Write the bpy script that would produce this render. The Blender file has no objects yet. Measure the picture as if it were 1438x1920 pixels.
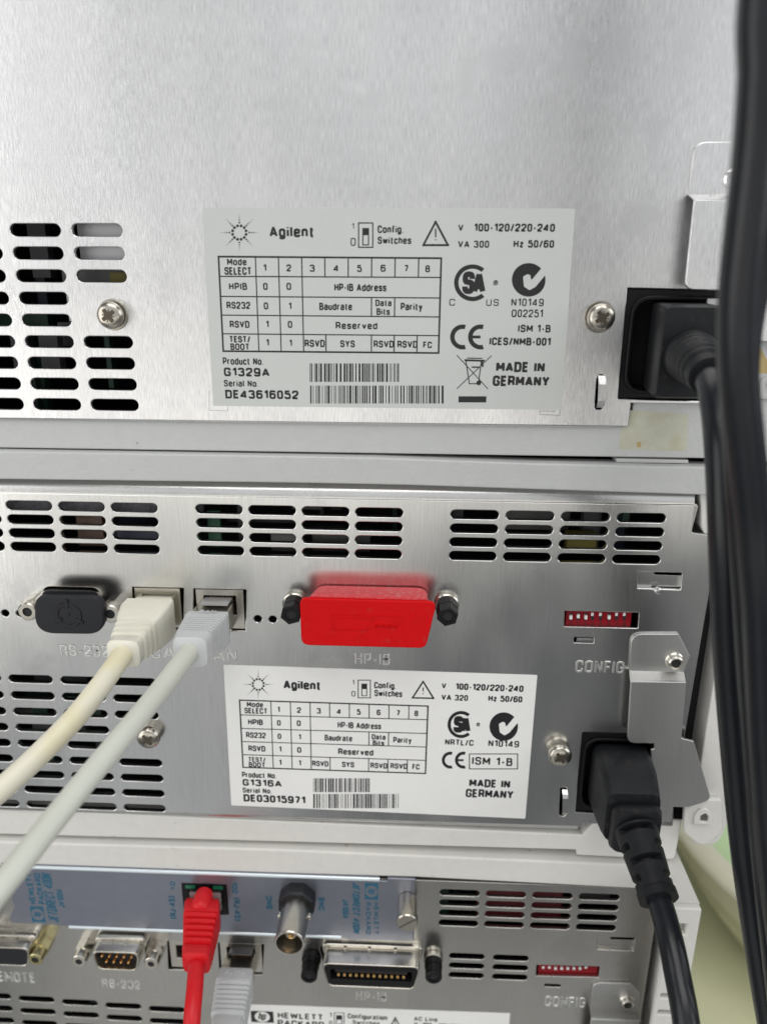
import bpy, bmesh, math, random
from mathutils import Vector, Matrix
random.seed(7)
scene = bpy.context.scene
C = scene.collection
PI = math.pi
MM = 0.001

# ------------------------------------------------------------------ camera
# world: X right along the instrument backs, Z up, Y into the instruments (back panels lie at Y = 0), camera 221 mm in front
F, CX, CY = 1441.0, 719.0, 960.0
DIST = 221.04
def _nz(v): return Vector(v).normalized()
_xd = 695.848
c_down = _nz((_xd - CX, 5300 - CY, F))
c_right = -_nz((-38000 - CX, 275 - CY, F))
c_fwd = c_down.cross(c_right)
if c_fwd.z < 0: c_fwd = -c_fwd
ROWS = (c_right, c_fwd, -c_down)          # world axes expressed in the camera's (right, down, forward) frame
cam = bpy.data.cameras.new('camera')
cam_o = bpy.data.objects.new('camera', cam); C.objects.link(cam_o)
rgt = Vector([r.x for r in ROWS]); dwn = Vector([r.y for r in ROWS]); fwd = Vector([r.z for r in ROWS])
m = Matrix.Identity(4)
for i in range(3):
    m[i][0] = rgt[i]; m[i][1] = -dwn[i]; m[i][2] = -fwd[i]
m.translation = Vector((0, -DIST * MM, 0))
cam_o.matrix_world = m
cam.sensor_fit = 'VERTICAL'; cam.sensor_height = 24.0; cam.sensor_width = 18.0
cam.lens = F / 1920 * 24.0
cam.clip_start = 0.005; cam.clip_end = 50
cam.dof.use_dof = True; cam.dof.focus_distance = 0.232; cam.dof.aperture_fstop = 6.6
scene.camera = cam_o

# ------------------------------------------------------------------ world and lamps
w = bpy.data.worlds.new('World'); scene.world = w; w.use_nodes = True
bg = w.node_tree.nodes['Background']; bg.inputs[0].default_value = (0.92, 0.96, 1.0, 1); bg.inputs[1].default_value = 0.115
scene.view_settings.view_transform = 'Standard'; scene.view_settings.look = 'None'
scene.view_settings.exposure = 0.25; scene.view_settings.gamma = 1.0
def lamp(name, loc, target, sx, sy, radiance, col):
    l = bpy.data.lights.new(name, 'AREA'); l.shape = 'RECTANGLE'; l.size = sx; l.size_y = sy
    l.energy = radiance * PI * sx * sy; l.color = col
    o = bpy.data.objects.new(name, l); C.objects.link(o); o.location = loc
    o.rotation_euler = (Vector(target) - Vector(loc)).to_track_quat('-Z', 'Y').to_euler()
    return o
lamp('window_light', (0.15, -1.5, 0.50), (0.15, 0, 0.50), 2.6, 1.10, 0.50, (0.98, 0.985, 1.0))
lamp('warm_band_fill', (-0.10, -1.5, -0.36), (-0.10, 0, -0.36), 2.6, 0.38, 1.02, (1.0, 0.965, 0.90))  # added lamp: draws the warm bright band reflected in the sheet metal
lamp('lower_left_band_fill', (-0.75, -1.45, -0.70), (-0.5, 0, -0.55), 1.5, 0.28, 0.52, (1.0, 0.97, 0.92))  # added lamp: carries that band lower on the left of the middle panel
lamp('left_cool_fill', (-0.58, -1.15, -1.02), (0, 0.2, 0), 0.6, 0.55, 0.30, (0.95, 0.98, 1.0))  # added cool lamp: lifts the reflection at the middle panel's lower left
lamp('left_side_fill', (-1.35, -1.0, 0.0), (0, 0, -0.1), 1.0, 1.7, 1.7, (1.0, 0.99, 0.97))  # added fill from the left: brightens labels and the left of the metal
lamp('right_side_fill', (1.5, -0.6, 0.45), (0, 0, -0.1), 1.2, 1.0, 2.4, (0.96, 0.98, 1.0))  # added fill from the right, kept out of the panels' mirror view
lamp('ceiling_light', (0.1, -0.9, 1.5), (0, 0, -0.1), 1.6, 1.2, 2.9, (1.0, 0.98, 0.96))
lamp('floor_bounce_fill', (0.1, -0.75, -1.45), (0, -0.3, 0), 1.8, 0.7, 0.30, (1.0, 0.98, 0.93))  # added lamp in place of light coming back off the floor

# ------------------------------------------------------------------ placing helpers (millimetres)
def up(px, py, w=0.0):
    """x, z on the plane parallel to the back panels that lies w mm in front of them, seen at photo pixel px, py"""
    c = Vector(((px - CX) / F, (py - CY) / F, 1))
    r = [row.dot(c) for row in ROWS]
    t = (DIST - w) / r[1]
    return (r[0] * t, r[2] * t)
def Q(px, py, w=0.0):
    x, z = up(px, py, w); return Vector((x, -w, z))

# ------------------------------------------------------------------ materials
MATS = {}
def mat(name, col, rough=0.5, metal=0.0, spec=0.5, noise=0.0, nscale=(300, 300, 300), bump=0.0, bscale=(1500, 1500, 1500), bdist=0.0002, rnoise=0.0,
        wear=None, coat=0.0, trans=0.0, wear_scale=40, cloud=0.0, wear_lo=0.5, wear_hi=0.75):
    M = bpy.data.materials.new(name); M.use_nodes = True; nt = M.node_tree; N = nt.nodes; Lk = nt.links
    b = N['Principled BSDF']; b.inputs['Base Color'].default_value = (*col, 1); b.inputs['Roughness'].default_value = rough
    b.inputs['Metallic'].default_value = metal; b.inputs['Specular IOR Level'].default_value = spec
    b.inputs['Coat Weight'].default_value = coat; b.inputs['Transmission Weight'].default_value = trans
    geo = N.new('ShaderNodeNewGeometry')
    def nz(scale, detail=3):
        mp = N.new('ShaderNodeMapping'); mp.inputs['Scale'].default_value = scale; Lk.new(geo.outputs['Position'], mp.inputs['Vector'])
        n = N.new('ShaderNodeTexNoise'); n.inputs['Scale'].default_value = 1.0; n.inputs['Detail'].default_value = detail
        Lk.new(mp.outputs[0], n.inputs['Vector']); return n
    def rng(src, a, bb, lo=0.3, hi=0.7):
        r = N.new('ShaderNodeMapRange'); r.inputs['From Min'].default_value = lo; r.inputs['From Max'].default_value = hi
        r.inputs['To Min'].default_value = a; r.inputs['To Max'].default_value = bb; Lk.new(src, r.inputs['Value']); return r
    colsock = None
    if noise:
        n = nz(nscale); r = rng(n.outputs['Fac'], 1 - noise, 1 + noise)
        mx = N.new('ShaderNodeVectorMath'); mx.operation = 'SCALE'; mx.inputs[0].default_value = col; Lk.new(r.outputs[0], mx.inputs['Scale'])
        colsock = mx.outputs[0]
    if cloud and colsock:
        n5 = nz((16, 16, 11), 4); r5 = rng(n5.outputs['Fac'], 1 - cloud, 1 + cloud, .35, .65)
        m5 = N.new('ShaderNodeVectorMath'); m5.operation = 'SCALE'; Lk.new(colsock, m5.inputs[0]); Lk.new(r5.outputs[0], m5.inputs['Scale']); colsock = m5.outputs[0]
    if wear:
        n2 = nz((wear_scale,) * 3, 5); r2 = rng(n2.outputs['Fac'], 0, 1, wear_lo, wear_hi)
        mm = N.new('ShaderNodeMix'); mm.data_type = 'RGBA'; Lk.new(r2.outputs[0], mm.inputs['Factor'])
        if colsock: Lk.new(colsock, mm.inputs[6])
        else: mm.inputs[6].default_value = (*col, 1)
        mm.inputs[7].default_value = (*wear, 1); colsock = mm.outputs[2]
    if colsock: Lk.new(colsock, b.inputs['Base Color'])
    if rnoise:
        n3 = nz((60, 60, 25), 1); r3 = rng(n3.outputs['Fac'], max(0.02, rough - rnoise), rough + rnoise, 0.1, 0.9); Lk.new(r3.outputs[0], b.inputs['Roughness'])
    if bump:
        n4 = nz(bscale, 4); bp = N.new('ShaderNodeBump'); bp.inputs['Strength'].default_value = bump; bp.inputs['Distance'].default_value = bdist
        Lk.new(n4.outputs['Fac'], bp.inputs['Height']); Lk.new(bp.outputs[0], b.inputs['Normal'])
    MATS[name] = M; return M
def brushed(name, col, rough, grain, gs, blotch=0.06, cloud=0.05):
    return mat(name, col, rough, 1.0, wear=tuple(c * .965 for c in col), wear_scale=55, wear_lo=.57, wear_hi=.64, noise=blotch, nscale=gs, bump=grain, bscale=(gs[0] * 1.6, gs[1] * 1.6, gs[2] * 1.6), bdist=0.00006, rnoise=0.07, cloud=cloud)
M1 = brushed('brushed_sheet_top', (0.75, 0.75, 0.75), 0.30, 0.9, (3000, 3000, 280), 0.125, 0.07)
M2 = brushed('brushed_sheet_middle', (0.67, 0.67, 0.655), 0.24, 0.30, (4200, 4200, 60), 0.06, 0.06)
M3 = brushed('brushed_sheet_bottom', (0.50, 0.49, 0.465), 0.27, 0.30, (3600, 3600, 80), 0.05)
MB = brushed('brushed_bracket', (0.57, 0.57, 0.56), 0.42, 0.4, (3000, 3000, 90), 0.05)
PL1 = mat('light_grey_plastic', (0.49, 0.50, 0.49), 0.38, noise=0.02, bump=0.45, bscale=(1000, 1000, 1000), bdist=0.0003, wear=(0.30, 0.29, 0.26), wear_scale=330, wear_lo=.70, wear_hi=.78)
PL2 = mat('off_white_plastic', (0.66, 0.65, 0.615), 0.45, noise=0.025, bump=0.2, bscale=(1200, 1200, 1200), bdist=0.0001, wear=(0.36, 0.34, 0.30), wear_scale=260, wear_lo=.69, wear_hi=.78)
YEL = mat('yellowed_glue_residue', (0.50, 0.50, 0.41), 0.5, noise=0.04, nscale=(500, 500, 500), wear=(0.46, 0.44, 0.31), wear_scale=180, bump=0.3)
STAIN = mat('brown_glue_residue', (0.45, 0.34, 0.15), 0.5, noise=0.1)
LAB1 = mat('silver_grey_film', (0.545, 0.565, 0.545), 0.36, noise=0.01)
LAB2 = mat('white_film', (0.80, 0.80, 0.78), 0.35, noise=0.01)
INK = mat('black_ink', (0.012, 0.012, 0.014), 0.4)
CYAN = mat('teal_ink', (0.008, 0.10, 0.17), 0.5)
CARD = mat('zinc_plate', (0.25, 0.265, 0.315), 0.32, 0.75, noise=0.03, rnoise=0.05, bump=0.1, bscale=(900, 900, 900))
RUB = mat('black_rubber', (0.012, 0.013, 0.015), 0.48, spec=0.24, wear=(0.028, 0.027, 0.026), wear_scale=420, wear_lo=.56, wear_hi=.80, noise=0.15, nscale=(200, 200, 200), bump=0.15, bscale=(2500, 2500, 2500), bdist=0.00005)
CORD = mat('black_cord_jacket', (0.009, 0.0105, 0.014), 0.30, spec=.4, noise=0.15, nscale=(150, 150, 150), bump=0.1, bscale=(700, 700, 700))
BLK = mat('black_plastic', (0.005, 0.005, 0.006), 0.4, spec=0.25, bump=0.1, bscale=(2500, 2500, 2500))
CAPB = mat('dark_grey_vinyl', (0.012, 0.013, 0.016), 0.5, spec=0.35, bump=0.1, bscale=(2500, 2500, 2500))
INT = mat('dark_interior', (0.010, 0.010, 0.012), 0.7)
RED = mat('red_cap_plastic', (0.60, 0.0006, 0.003), 0.5, spec=0.18, wear=(0.50, 0.02, 0.02), wear_scale=420, wear_lo=.62, wear_hi=.74, noise=0.04)
REDD = mat('dusty_red_plastic', (0.62, 0.07, 0.08), 0.75, noise=0.08, nscale=(2500, 2500, 2500), wear=(0.62, 0.20, 0.20), wear_scale=900)
REDC = mat('red_patch_cable', (0.60, 0.008, 0.014), 0.42, spec=0.35, noise=0.03)
CREAM = mat('cream_plug_plastic', (0.76, 0.74, 0.64), 0.42, noise=0.02)
CREAMC = mat('cream_cable_jacket', (0.76, 0.73, 0.60), 0.45, noise=0.03, nscale=(80, 80, 80), wear=(0.74, 0.67, 0.40), wear_scale=60, bump=0.15, bscale=(700, 700, 700))
GREY = mat('grey_boot_plastic', (0.56, 0.58, 0.58), 0.42, noise=0.02)
GREYC = mat('grey_cable_jacket', (0.60, 0.62, 0.55), 0.40, noise=0.03, nscale=(60, 60, 60), bump=0.1, bscale=(500, 500, 500))
NICK = mat('nickel_plating', (0.57, 0.545, 0.49), 0.26, 1.0, noise=0.05, rnoise=0.06)
STEEL = mat('screw_steel', (0.50, 0.47, 0.41), 0.26, 1.0, noise=0.06, rnoise=0.06)
BRASS = mat('yellow_chromate', (0.52, 0.47, 0.26), 0.26, 1.0, noise=0.08)
GOLD = mat('gold_contact', (0.80, 0.50, 0.20), 0.25, 1.0)
DIPR = mat('red_switch_body', (0.22, 0.002, 0.008), 0.4, spec=0.3)
WHT = mat('white_nylon', (0.75, 0.75, 0.73), 0.4)
PCB = mat('green_circuit_board', (0.02, 0.10, 0.05), 0.5, noise=0.2)
YCAP = mat('yellow_tape', (0.14, 0.12, 0.015), 0.5)
BRN = mat('copper_coil', (0.10, 0.055, 0.035), 0.5, noise=.4, nscale=(300, 300, 3000))
DRED = mat('dark_red_board', (0.10, 0.006, 0.010), 0.5)
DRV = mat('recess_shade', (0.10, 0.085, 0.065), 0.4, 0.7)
BAFF = mat('grey_baffle', (0.45, 0.45, 0.46), 0.4, 0.6)
SMOKE = mat('smoked_latch_plastic', (0.09, 0.09, 0.095), 0.15)
CLEAR = mat('clear_plug_plastic', (0.55, 0.50, 0.50), 0.12, trans=0.6)
GRNP = mat('pale_green_plastic', (0.52, 0.66, 0.40), 0.35, noise=0.08, nscale=(30, 30, 30))
GRN = mat('green_tub_plastic', (0.26, 0.42, 0.16), 0.35, noise=0.1, nscale=(30, 30, 30))
TUBC = mat('cream_tub_plastic', (0.66, 0.65, 0.48), 0.16, noise=0.1, nscale=(30, 30, 30), wear=(0.56, 0.50, 0.32), wear_scale=18)
BEN = mat('pale_olive_laminate', (0.70, 0.71, 0.50), 0.45, noise=0.04, nscale=(40, 40, 40))

# ------------------------------------------------------------------ object helpers
ORG = {}
def empty(name, origin, label, cat, group=None):
    o = bpy.data.objects.new(name, None); C.objects.link(o); o.empty_display_size = 0.01
    o.location = Vector(origin) * MM; ORG[o.name] = Vector(origin)
    o['label'] = label; o['category'] = cat
    if group: o['group'] = group
    return o
def link(name, me, mt, parent=None, smooth=35):
    """me holds world millimetres; give the object its own origin and hang it under its parent"""
    vs = me.vertices
    if not len(vs): raise ValueError('empty mesh ' + name)
    lo = Vector([min(v.co[i] for v in vs) for i in range(3)]); hi = Vector([max(v.co[i] for v in vs) for i in range(3)])
    c = (lo + hi) / 2
    me.transform(Matrix.Scale(MM, 4) @ Matrix.Translation(-c))
    me.materials.clear(); me.materials.append(mt)
    if smooth:
        me.polygons.foreach_set('use_smooth', [True] * len(me.polygons)); me.set_sharp_from_angle(angle=math.radians(smooth))
    else: me.polygons.foreach_set('use_smooth', [False] * len(me.polygons))
    me.name = name
    o = bpy.data.objects.new(name, me); C.objects.link(o); ORG[o.name] = c
    if parent is None: o.location = c * MM
    else: o.parent = parent; o.location = (c - ORG[parent.name]) * MM
    return o
def mesh(verts, faces):
    me = bpy.data.meshes.new('m'); me.from_pydata([tuple(v) for v in verts], [], faces); me.update(); return me
def joined(parts):
    V = []; Fc = []
    for v, f in parts:
        n = len(V); V += v; Fc += [tuple(i + n for i in q) for q in f]
    return mesh(V, Fc)
def rp(pts, r, n=5):
    """round the corners of a polygon; r one number or one per corner"""
    out = []; k = len(pts)
    for i in range(k):
        p = Vector(pts[i][:2]); a = Vector(pts[i - 1][:2]) - p; b = Vector(pts[(i + 1) % k][:2]) - p
        rr = r[i] if isinstance(r, (list, tuple)) else r
        if rr <= 0 or a.length < 1e-5 or b.length < 1e-5 or a.angle(b) < .02 or a.angle(b) > 3.12: out.append(tuple(p)); continue
        ang = a.angle(b); t = min(rr / math.tan(ang / 2), a.length * .49, b.length * .49)
        p0 = p + a.normalized() * t; p1 = p + b.normalized() * t
        for j in range(n + 1):
            s = j / n; q = p0 * (1 - s) ** 2 + p * 2 * s * (1 - s) + p1 * s * s; out.append(tuple(q))
    return out
def rect(x0, z0, x1, z1, r=0, n=4): return rp([(x0, z0), (x1, z0), (x1, z1), (x0, z1)], r, n)
def circ(c, r, n=24, ph=0): return [(c[0] + r * math.cos(ph + 2 * PI * i / n), c[1] + r * math.sin(ph + 2 * PI * i / n)) for i in range(n)]
def pxpoly(pts, w=0, r=0, n=5): return rp([up(x, y, w) for x, y in pts], r, n)
def curve_mesh(splines, w0, w1, bevel=0.0, bres=2):
    cu = bpy.data.curves.new('c', 'CURVE'); cu.dimensions = '2D'; cu.fill_mode = 'BOTH'
    for s in splines:
        sp = cu.splines.new('POLY'); sp.points.add(len(s) - 1); sp.use_cyclic_u = True
        for p, q in zip(sp.points, s): p.co = (q[0], q[1], 0, 1)
    h = abs(w1 - w0) / 2
    cu.extrude = max(h - bevel, 0.0); cu.bevel_depth = bevel; cu.bevel_resolution = bres; cu.offset = -bevel
    o = bpy.data.objects.new('c', cu); me = bpy.data.meshes.new_from_object(o)
    me.transform(Matrix.Translation((0, -(w0 + w1) / 2, 0)) @ Matrix.Rotation(PI / 2, 4, 'X'))
    bpy.data.objects.remove(o); bpy.data.curves.remove(cu); return me
def plate(name, mt, parent, outline, w0, w1, holes=(), bevel=0.15, smooth=35, bres=2):
    o = link(name, curve_mesh([outline] + list(holes), w0, w1, bevel, bres), mt, parent, smooth)
    for p in o.data.polygons:
        if abs(p.normal.y) > .9995: p.use_smooth = False
    return o
def lathe(c, prof, n=32, ph=0, caps=True):
    """profile of (radius, w) about an axis normal to the panels; c = (x, z) or function of w"""
    cf = c if callable(c) else (lambda w: c)
    V = []; Fc = []
    for r, w in prof:
        cc = cf(w)
        for i in range(n):
            a = ph + 2 * PI * i / n; V.append((cc[0] + r * math.cos(a), -w, cc[1] + r * math.sin(a)))
    for k in range(len(prof) - 1):
        for i in range(n):
            j = (i + 1) % n; Fc.append((k * n + i, k * n + j, (k + 1) * n + j, (k + 1) * n + i))
    if caps:
        Fc.append(tuple(range(n - 1, -1, -1))); Fc.append(tuple((len(prof) - 1) * n + i for i in range(n)))
    return V, Fc
def tidy(me):
    bm = bmesh.new(); bm.from_mesh(me); bmesh.ops.recalc_face_normals(bm, faces=bm.faces); bm.to_mesh(me); bm.free(); return me
def turn(name, mt, parent, c, prof, n=32, ph=0, smooth=35):
    return link(name, tidy(joined([lathe(c, prof, n, ph)])), mt, parent, smooth)
def loft(rings, cap=True):
    n = len(rings[0]); V = [tuple(p) for r in rings for p in r]; Fc = []
    for k in range(len(rings) - 1):
        for i in range(n):
            j = (i + 1) % n; Fc.append((k * n + i, k * n + j, (k + 1) * n + j, (k + 1) * n + i))
    if cap: Fc.append(tuple(range(n - 1, -1, -1))); Fc.append(tuple((len(rings) - 1) * n + i for i in range(n)))
    return V, Fc
def ring2(pts2, w, off=(0, 0)): return [Vector((x + off[0], -w, z + off[1])) for x, z in pts2]
def srect(cx, cz, hx, hz, r, n=4): return rect(cx - hx, cz - hz, cx + hx, cz + hz, r, n)
def box(x0, z0, x1, z1, w0, w1):
    V = [(x, -w, z) for w in (w0, w1) for x, z in ((x0, z0), (x1, z0), (x1, z1), (x0, z1))]
    return V, [(0, 1, 2, 3), (7, 6, 5, 4), (0, 4, 5, 1), (1, 5, 6, 2), (2, 6, 7, 3), (3, 7, 4, 0)]
def boxo(name, mt, parent, *a, smooth=0): return link(name, tidy(joined([box(*a)])), mt, parent, smooth)
def cmr(P, n=8):
    P = [P[0] * 2 - P[1]] + list(P) + [P[-1] * 2 - P[-2]]; out = []
    for i in range(1, len(P) - 2):
        a, b, c, d = P[i - 1], P[i], P[i + 1], P[i + 2]
        for k in range(n):
            t = k / n; out.append(0.5 * ((2 * b) + (c - a) * t + (2 * a - 5 * b + 4 * c - d) * t * t + (3 * b - a - 3 * c + d) * t ** 3))
    out.append(P[-2]); return out
def frames(P):
    T = [(P[min(i + 1, len(P) - 1)] - P[max(i - 1, 0)]).normalized() for i in range(len(P))]
    u = T[0].cross(Vector((0, 0, 1)));  u = u.normalized() if u.length > 1e-3 else Vector((1, 0, 0)); out = []
    for t in T:
        u = (u - t * u.dot(t)).normalized(); out.append((t, u, t.cross(u)))
    return out
def tube(name, mt, parent, pts, r, n=20, sub=10, rfun=None):
    P = cmr(pts, sub); FR = frames(P); rings = []
    for i, (p, (t, u, v)) in enumerate(zip(P, FR)):
        s = i / (len(P) - 1)
        rings.append([p + (u * math.cos(a) + v * math.sin(a)) * (rfun(s, a) if rfun else r) for a in [2 * PI * k / n for k in range(n)]])
    return link(name, tidy(joined([loft(rings)])), mt, parent, 40)
# a condensed grotesque drawn as strokes: glyph = width, strokes (closed, corner radius, points); cap height 1
GL = {
 '0': (.46, [(1, .23, [(0, 0), (.46, 0), (.46, 1), (0, 1)])]), '1': (.26, [(0, 0, [(0, .78), (.2, 1), (.26, 1), (.26, 0)])]), '2': (.5, [(0, .2, [(0, .7), (0, 1), (.5, 1), (.5, .6), (0, .12), (0, 0), (.5, 0)])]),
 '3': (.5, [(0, .2, [(0, .80), (0, 1), (.48, 1), (.48, .54), (.2, .54)]), (0, .2, [(.2, .54), (.5, .54), (.5, 0), (0, 0), (0, .20)])]), '4': (.56, [(0, 0, [(.42, 0), (.42, 1), (0, .3), (0, .24), (.56, .24)])]),
 '5': (.5, [(0, .2, [(0, .24), (0, 0), (.5, 0), (.5, .64), (.04, .64), (.04, .56)]), (0, 0, [(.04, .56), (.06, 1), (.47, 1)])]), '6': (.5, [(0, .22, [(.5, .82), (.5, 1), (0, 1), (0, 0), (.5, 0), (.5, .6), (0, .6)])]),
 '7': (.5, [(0, 0, [(0, 1), (.5, 1), (.18, 0)])]), '8': (.5, [(1, .22, [(.02, .54), (.48, .54), (.48, 1), (.02, 1)]), (1, .22, [(0, 0), (.5, 0), (.5, .54), (0, .54)])]), '9': (.5, [(0, .22, [(0, .18), (0, 0), (.5, 0), (.5, 1), (0, 1), (0, .4), (.5, .4)])]),
 'A': (.62, [(0, 0, [(0, 0), (.31, 1), (.62, 0)]), (0, 0, [(.11, .28), (.51, .28)])]), 'B': (.5, [(1, [0, .16, .16, 0], [(0, 1), (.45, 1), (.45, .54), (0, .54)]), (1, [0, .18, .18, 0], [(0, .54), (.5, .54), (.5, 0), (0, 0)])]),
 'C': (.52, [(0, .24, [(.52, .68), (.52, 1), (0, 1), (0, 0), (.52, 0), (.52, .32)])]), 'D': (.54, [(1, [0, .25, .25, 0], [(0, 0), (.54, 0), (.54, 1), (0, 1)])]), 'E': (.44, [(0, 0, [(.44, 1), (0, 1), (0, 0), (.44, 0)]), (0, 0, [(0, .52), (.4, .52)])]),
 'F': (.42, [(0, 0, [(.42, 1), (0, 1), (0, 0)]), (0, 0, [(0, .5), (.37, .5)])]), 'G': (.54, [(0, .24, [(.54, .7), (.54, 1), (0, 1), (0, 0), (.54, 0), (.54, .46)]), (0, 0, [(.54, .46), (.3, .46)])]), 'H': (.52, [(0, 0, [(0, 0), (0, 1)]), (0, 0, [(.52, 0), (.52, 1)]), (0, 0, [(0, .52), (.52, .52)])]),
 'I': (.0, [(0, 0, [(0, 0), (0, 1)])]), 'J': (.4, [(0, .2, [(.4, 1), (.4, 0), (0, 0), (0, .28)])]), 'K': (.54, [(0, 0, [(0, 0), (0, 1)]), (0, 0, [(.52, 1), (.04, .44)]), (0, 0, [(.2, .6), (.54, 0)])]), 'L': (.42, [(0, 0, [(0, 1), (0, 0), (.42, 0)])]),
 'M': (.68, [(0, 0, [(0, 0), (0, 1), (.34, .25), (.68, 1), (.68, 0)])]), 'N': (.54, [(0, 0, [(0, 0), (0, 1), (.54, 0), (.54, 1)])]), 'O': (.56, [(1, .27, [(0, 0), (.56, 0), (.56, 1), (0, 1)])]), 'P': (.5, [(0, [0, 0, .2, .2, 0], [(0, 0), (0, 1), (.5, 1), (.5, .42), (0, .42)])]),
 'Q': (.56, [(1, .27, [(0, 0), (.56, 0), (.56, 1), (0, 1)]), (0, 0, [(.34, .2), (.56, -.02)])]), 'R': (.52, [(0, [0, 0, .2, .2, 0], [(0, 0), (0, 1), (.5, 1), (.5, .46), (0, .46)]), (0, .1, [(.3, .46), (.46, .36), (.52, 0)])]), 'S': (.52, [(0, .24, [(.52, .72), (.52, 1), (0, 1), (0, .53), (.52, .53), (.52, 0), (0, 0), (0, .28)])]),
 'T': (.54, [(0, 0, [(0, 1), (.54, 1)]), (0, 0, [(.27, 1), (.27, 0)])]), 'U': (.54, [(0, .25, [(0, 1), (0, 0), (.54, 0), (.54, 1)])]), 'V': (.6, [(0, 0, [(0, 1), (.3, 0), (.6, 1)])]), 'W': (.86, [(0, 0, [(0, 1), (.2, 0), (.43, .92), (.66, 0), (.86, 1)])]),
 'X': (.56, [(0, 0, [(0, 0), (.56, 1)]), (0, 0, [(0, 1), (.56, 0)])]), 'Y': (.58, [(0, 0, [(0, 1), (.29, .44), (.58, 1)]), (0, 0, [(.29, .44), (.29, 0)])]), 'Z': (.5, [(0, 0, [(0, 1), (.5, 1), (0, 0), (.5, 0)])]),
 'a': (.44, [(0, .16, [(.04, .6), (.04, .72), (.44, .72), (.44, 0)]), (0, .16, [(.44, .42), (0, .42), (0, 0), (.44, 0), (.44, .14)])]), 'c': (.42, [(0, .2, [(.42, .5), (.42, .72), (0, .72), (0, 0), (.42, 0), (.42, .2)])]), 'd': (.44, [(1, .2, [(0, 0), (.44, 0), (.44, .72), (0, .72)]), (0, 0, [(.44, 0), (.44, 1)])]),
 'e': (.44, [(0, .2, [(0, .37), (.44, .37), (.44, .72), (0, .72), (0, 0), (.44, 0), (.44, .18)])]), 'f': (.28, [(0, .14, [(.1, 0), (.1, 1), (.3, 1)]), (0, 0, [(0, .7), (.28, .7)])]), 'g': (.44, [(1, .2, [(0, 0), (.44, 0), (.44, .72), (0, .72)]), (0, .2, [(.44, .72), (.44, -.24), (.02, -.24), (.02, -.12)])]),
 'h': (.42, [(0, 0, [(0, 0), (0, 1)]), (0, .2, [(0, .5), (0, .72), (.42, .72), (.42, 0)])]), 'i': (0, [(0, 0, [(0, 0), (0, .7)]), (0, 0, [(0, .88), (0, 1)])]), 'l': (0, [(0, 0, [(0, 0), (0, 1)])]), 'n': (.42, [(0, 0, [(0, 0), (0, .72)]), (0, .2, [(0, .5), (0, .72), (.42, .72), (.42, 0)])]),
 'o': (.46, [(1, .22, [(0, 0), (.46, 0), (.46, .72), (0, .72)])]), 'p': (.44, [(1, .2, [(0, 0), (.44, 0), (.44, .72), (0, .72)]), (0, 0, [(0, .72), (0, -.26)])]), 'r': (.28, [(0, 0, [(0, 0), (0, .72)]), (0, .18, [(0, .45), (0, .72), (.28, .72)])]), 's': (.4, [(0, .17, [(.4, .54), (.4, .72), (0, .72), (0, .38), (.4, .38), (.4, 0), (0, 0), (0, .18)])]),
 't': (.28, [(0, .14, [(.1, .95), (.1, 0), (.29, 0)]), (0, 0, [(0, .7), (.28, .7)])]), 'u': (.42, [(0, .2, [(0, .72), (0, 0), (.42, 0), (.42, .2)]), (0, 0, [(.42, 0), (.42, .72)])]), 'v': (.44, [(0, 0, [(0, .72), (.22, 0), (.44, .72)])]), 'w': (.64, [(0, 0, [(0, .72), (.15, 0), (.32, .66), (.49, 0), (.64, .72)])]),
 'y': (.44, [(0, 0, [(0, .72), (.22, .02)]), (0, 0, [(.44, .72), (.16, -.24), (.02, -.24)])]), 'z': (.4, [(0, 0, [(0, .72), (.4, .72), (0, 0), (.4, 0)])]), '-': (.24, [(0, 0, [(0, .4), (.24, .4)])]), '/': (.3, [(0, 0, [(0, -.05), (.3, 1.05)])]), '.': (0, [(0, 0, [(0, -.02), (0, .06)])]),
 '(': (.18, [(0, .3, [(.18, 1.1), (0, .85), (0, .15), (.18, -.1)])]), ')': (.18, [(0, .3, [(0, 1.1), (.18, .85), (.18, .15), (0, -.1)])]), ' ': (.16, []), '*': (.8, [(1, .4, [(0, 0), (.8, 0), (.8, .8), (0, .8)]), (0, .1, [(.28, .18), (.28, .62), (.55, .62), (.55, .4), (.28, .4)]), (0, 0, [(.4, .4), (.56, .18)])]),
}
def stroke(pts, closed, t):
    """miter-joined ribbon: left and right rails"""
    P = []
    for q in pts:
        if not P or (Vector(q) - P[-1]).length > 1e-4: P.append(Vector(q))
    if closed and (P[0] - P[-1]).length < 1e-4: P.pop()
    n = len(P); L = []; R_ = []
    for i in range(n):
        a = P[i - 1] if (i > 0 or closed) else None; b = P[(i + 1) % n] if (i < n - 1 or closed) else None
        d0 = (P[i] - a).normalized() if a is not None else None; d1 = (b - P[i]).normalized() if b is not None else None
        if d0 is None: d0 = d1
        if d1 is None: d1 = d0
        n0 = Vector((-d0.y, d0.x)); n1 = Vector((-d1.y, d1.x)); mv = n0 + n1
        if mv.length < .2: mv = n0.copy(); k = 1
        else: mv.normalize(); k = min(1 / max(mv.dot(n0), .35), 2.2)
        L.append(P[i] + mv * (t / 2 * k)); R_.append(P[i] - mv * (t / 2 * k))
    return L, R_
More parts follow.
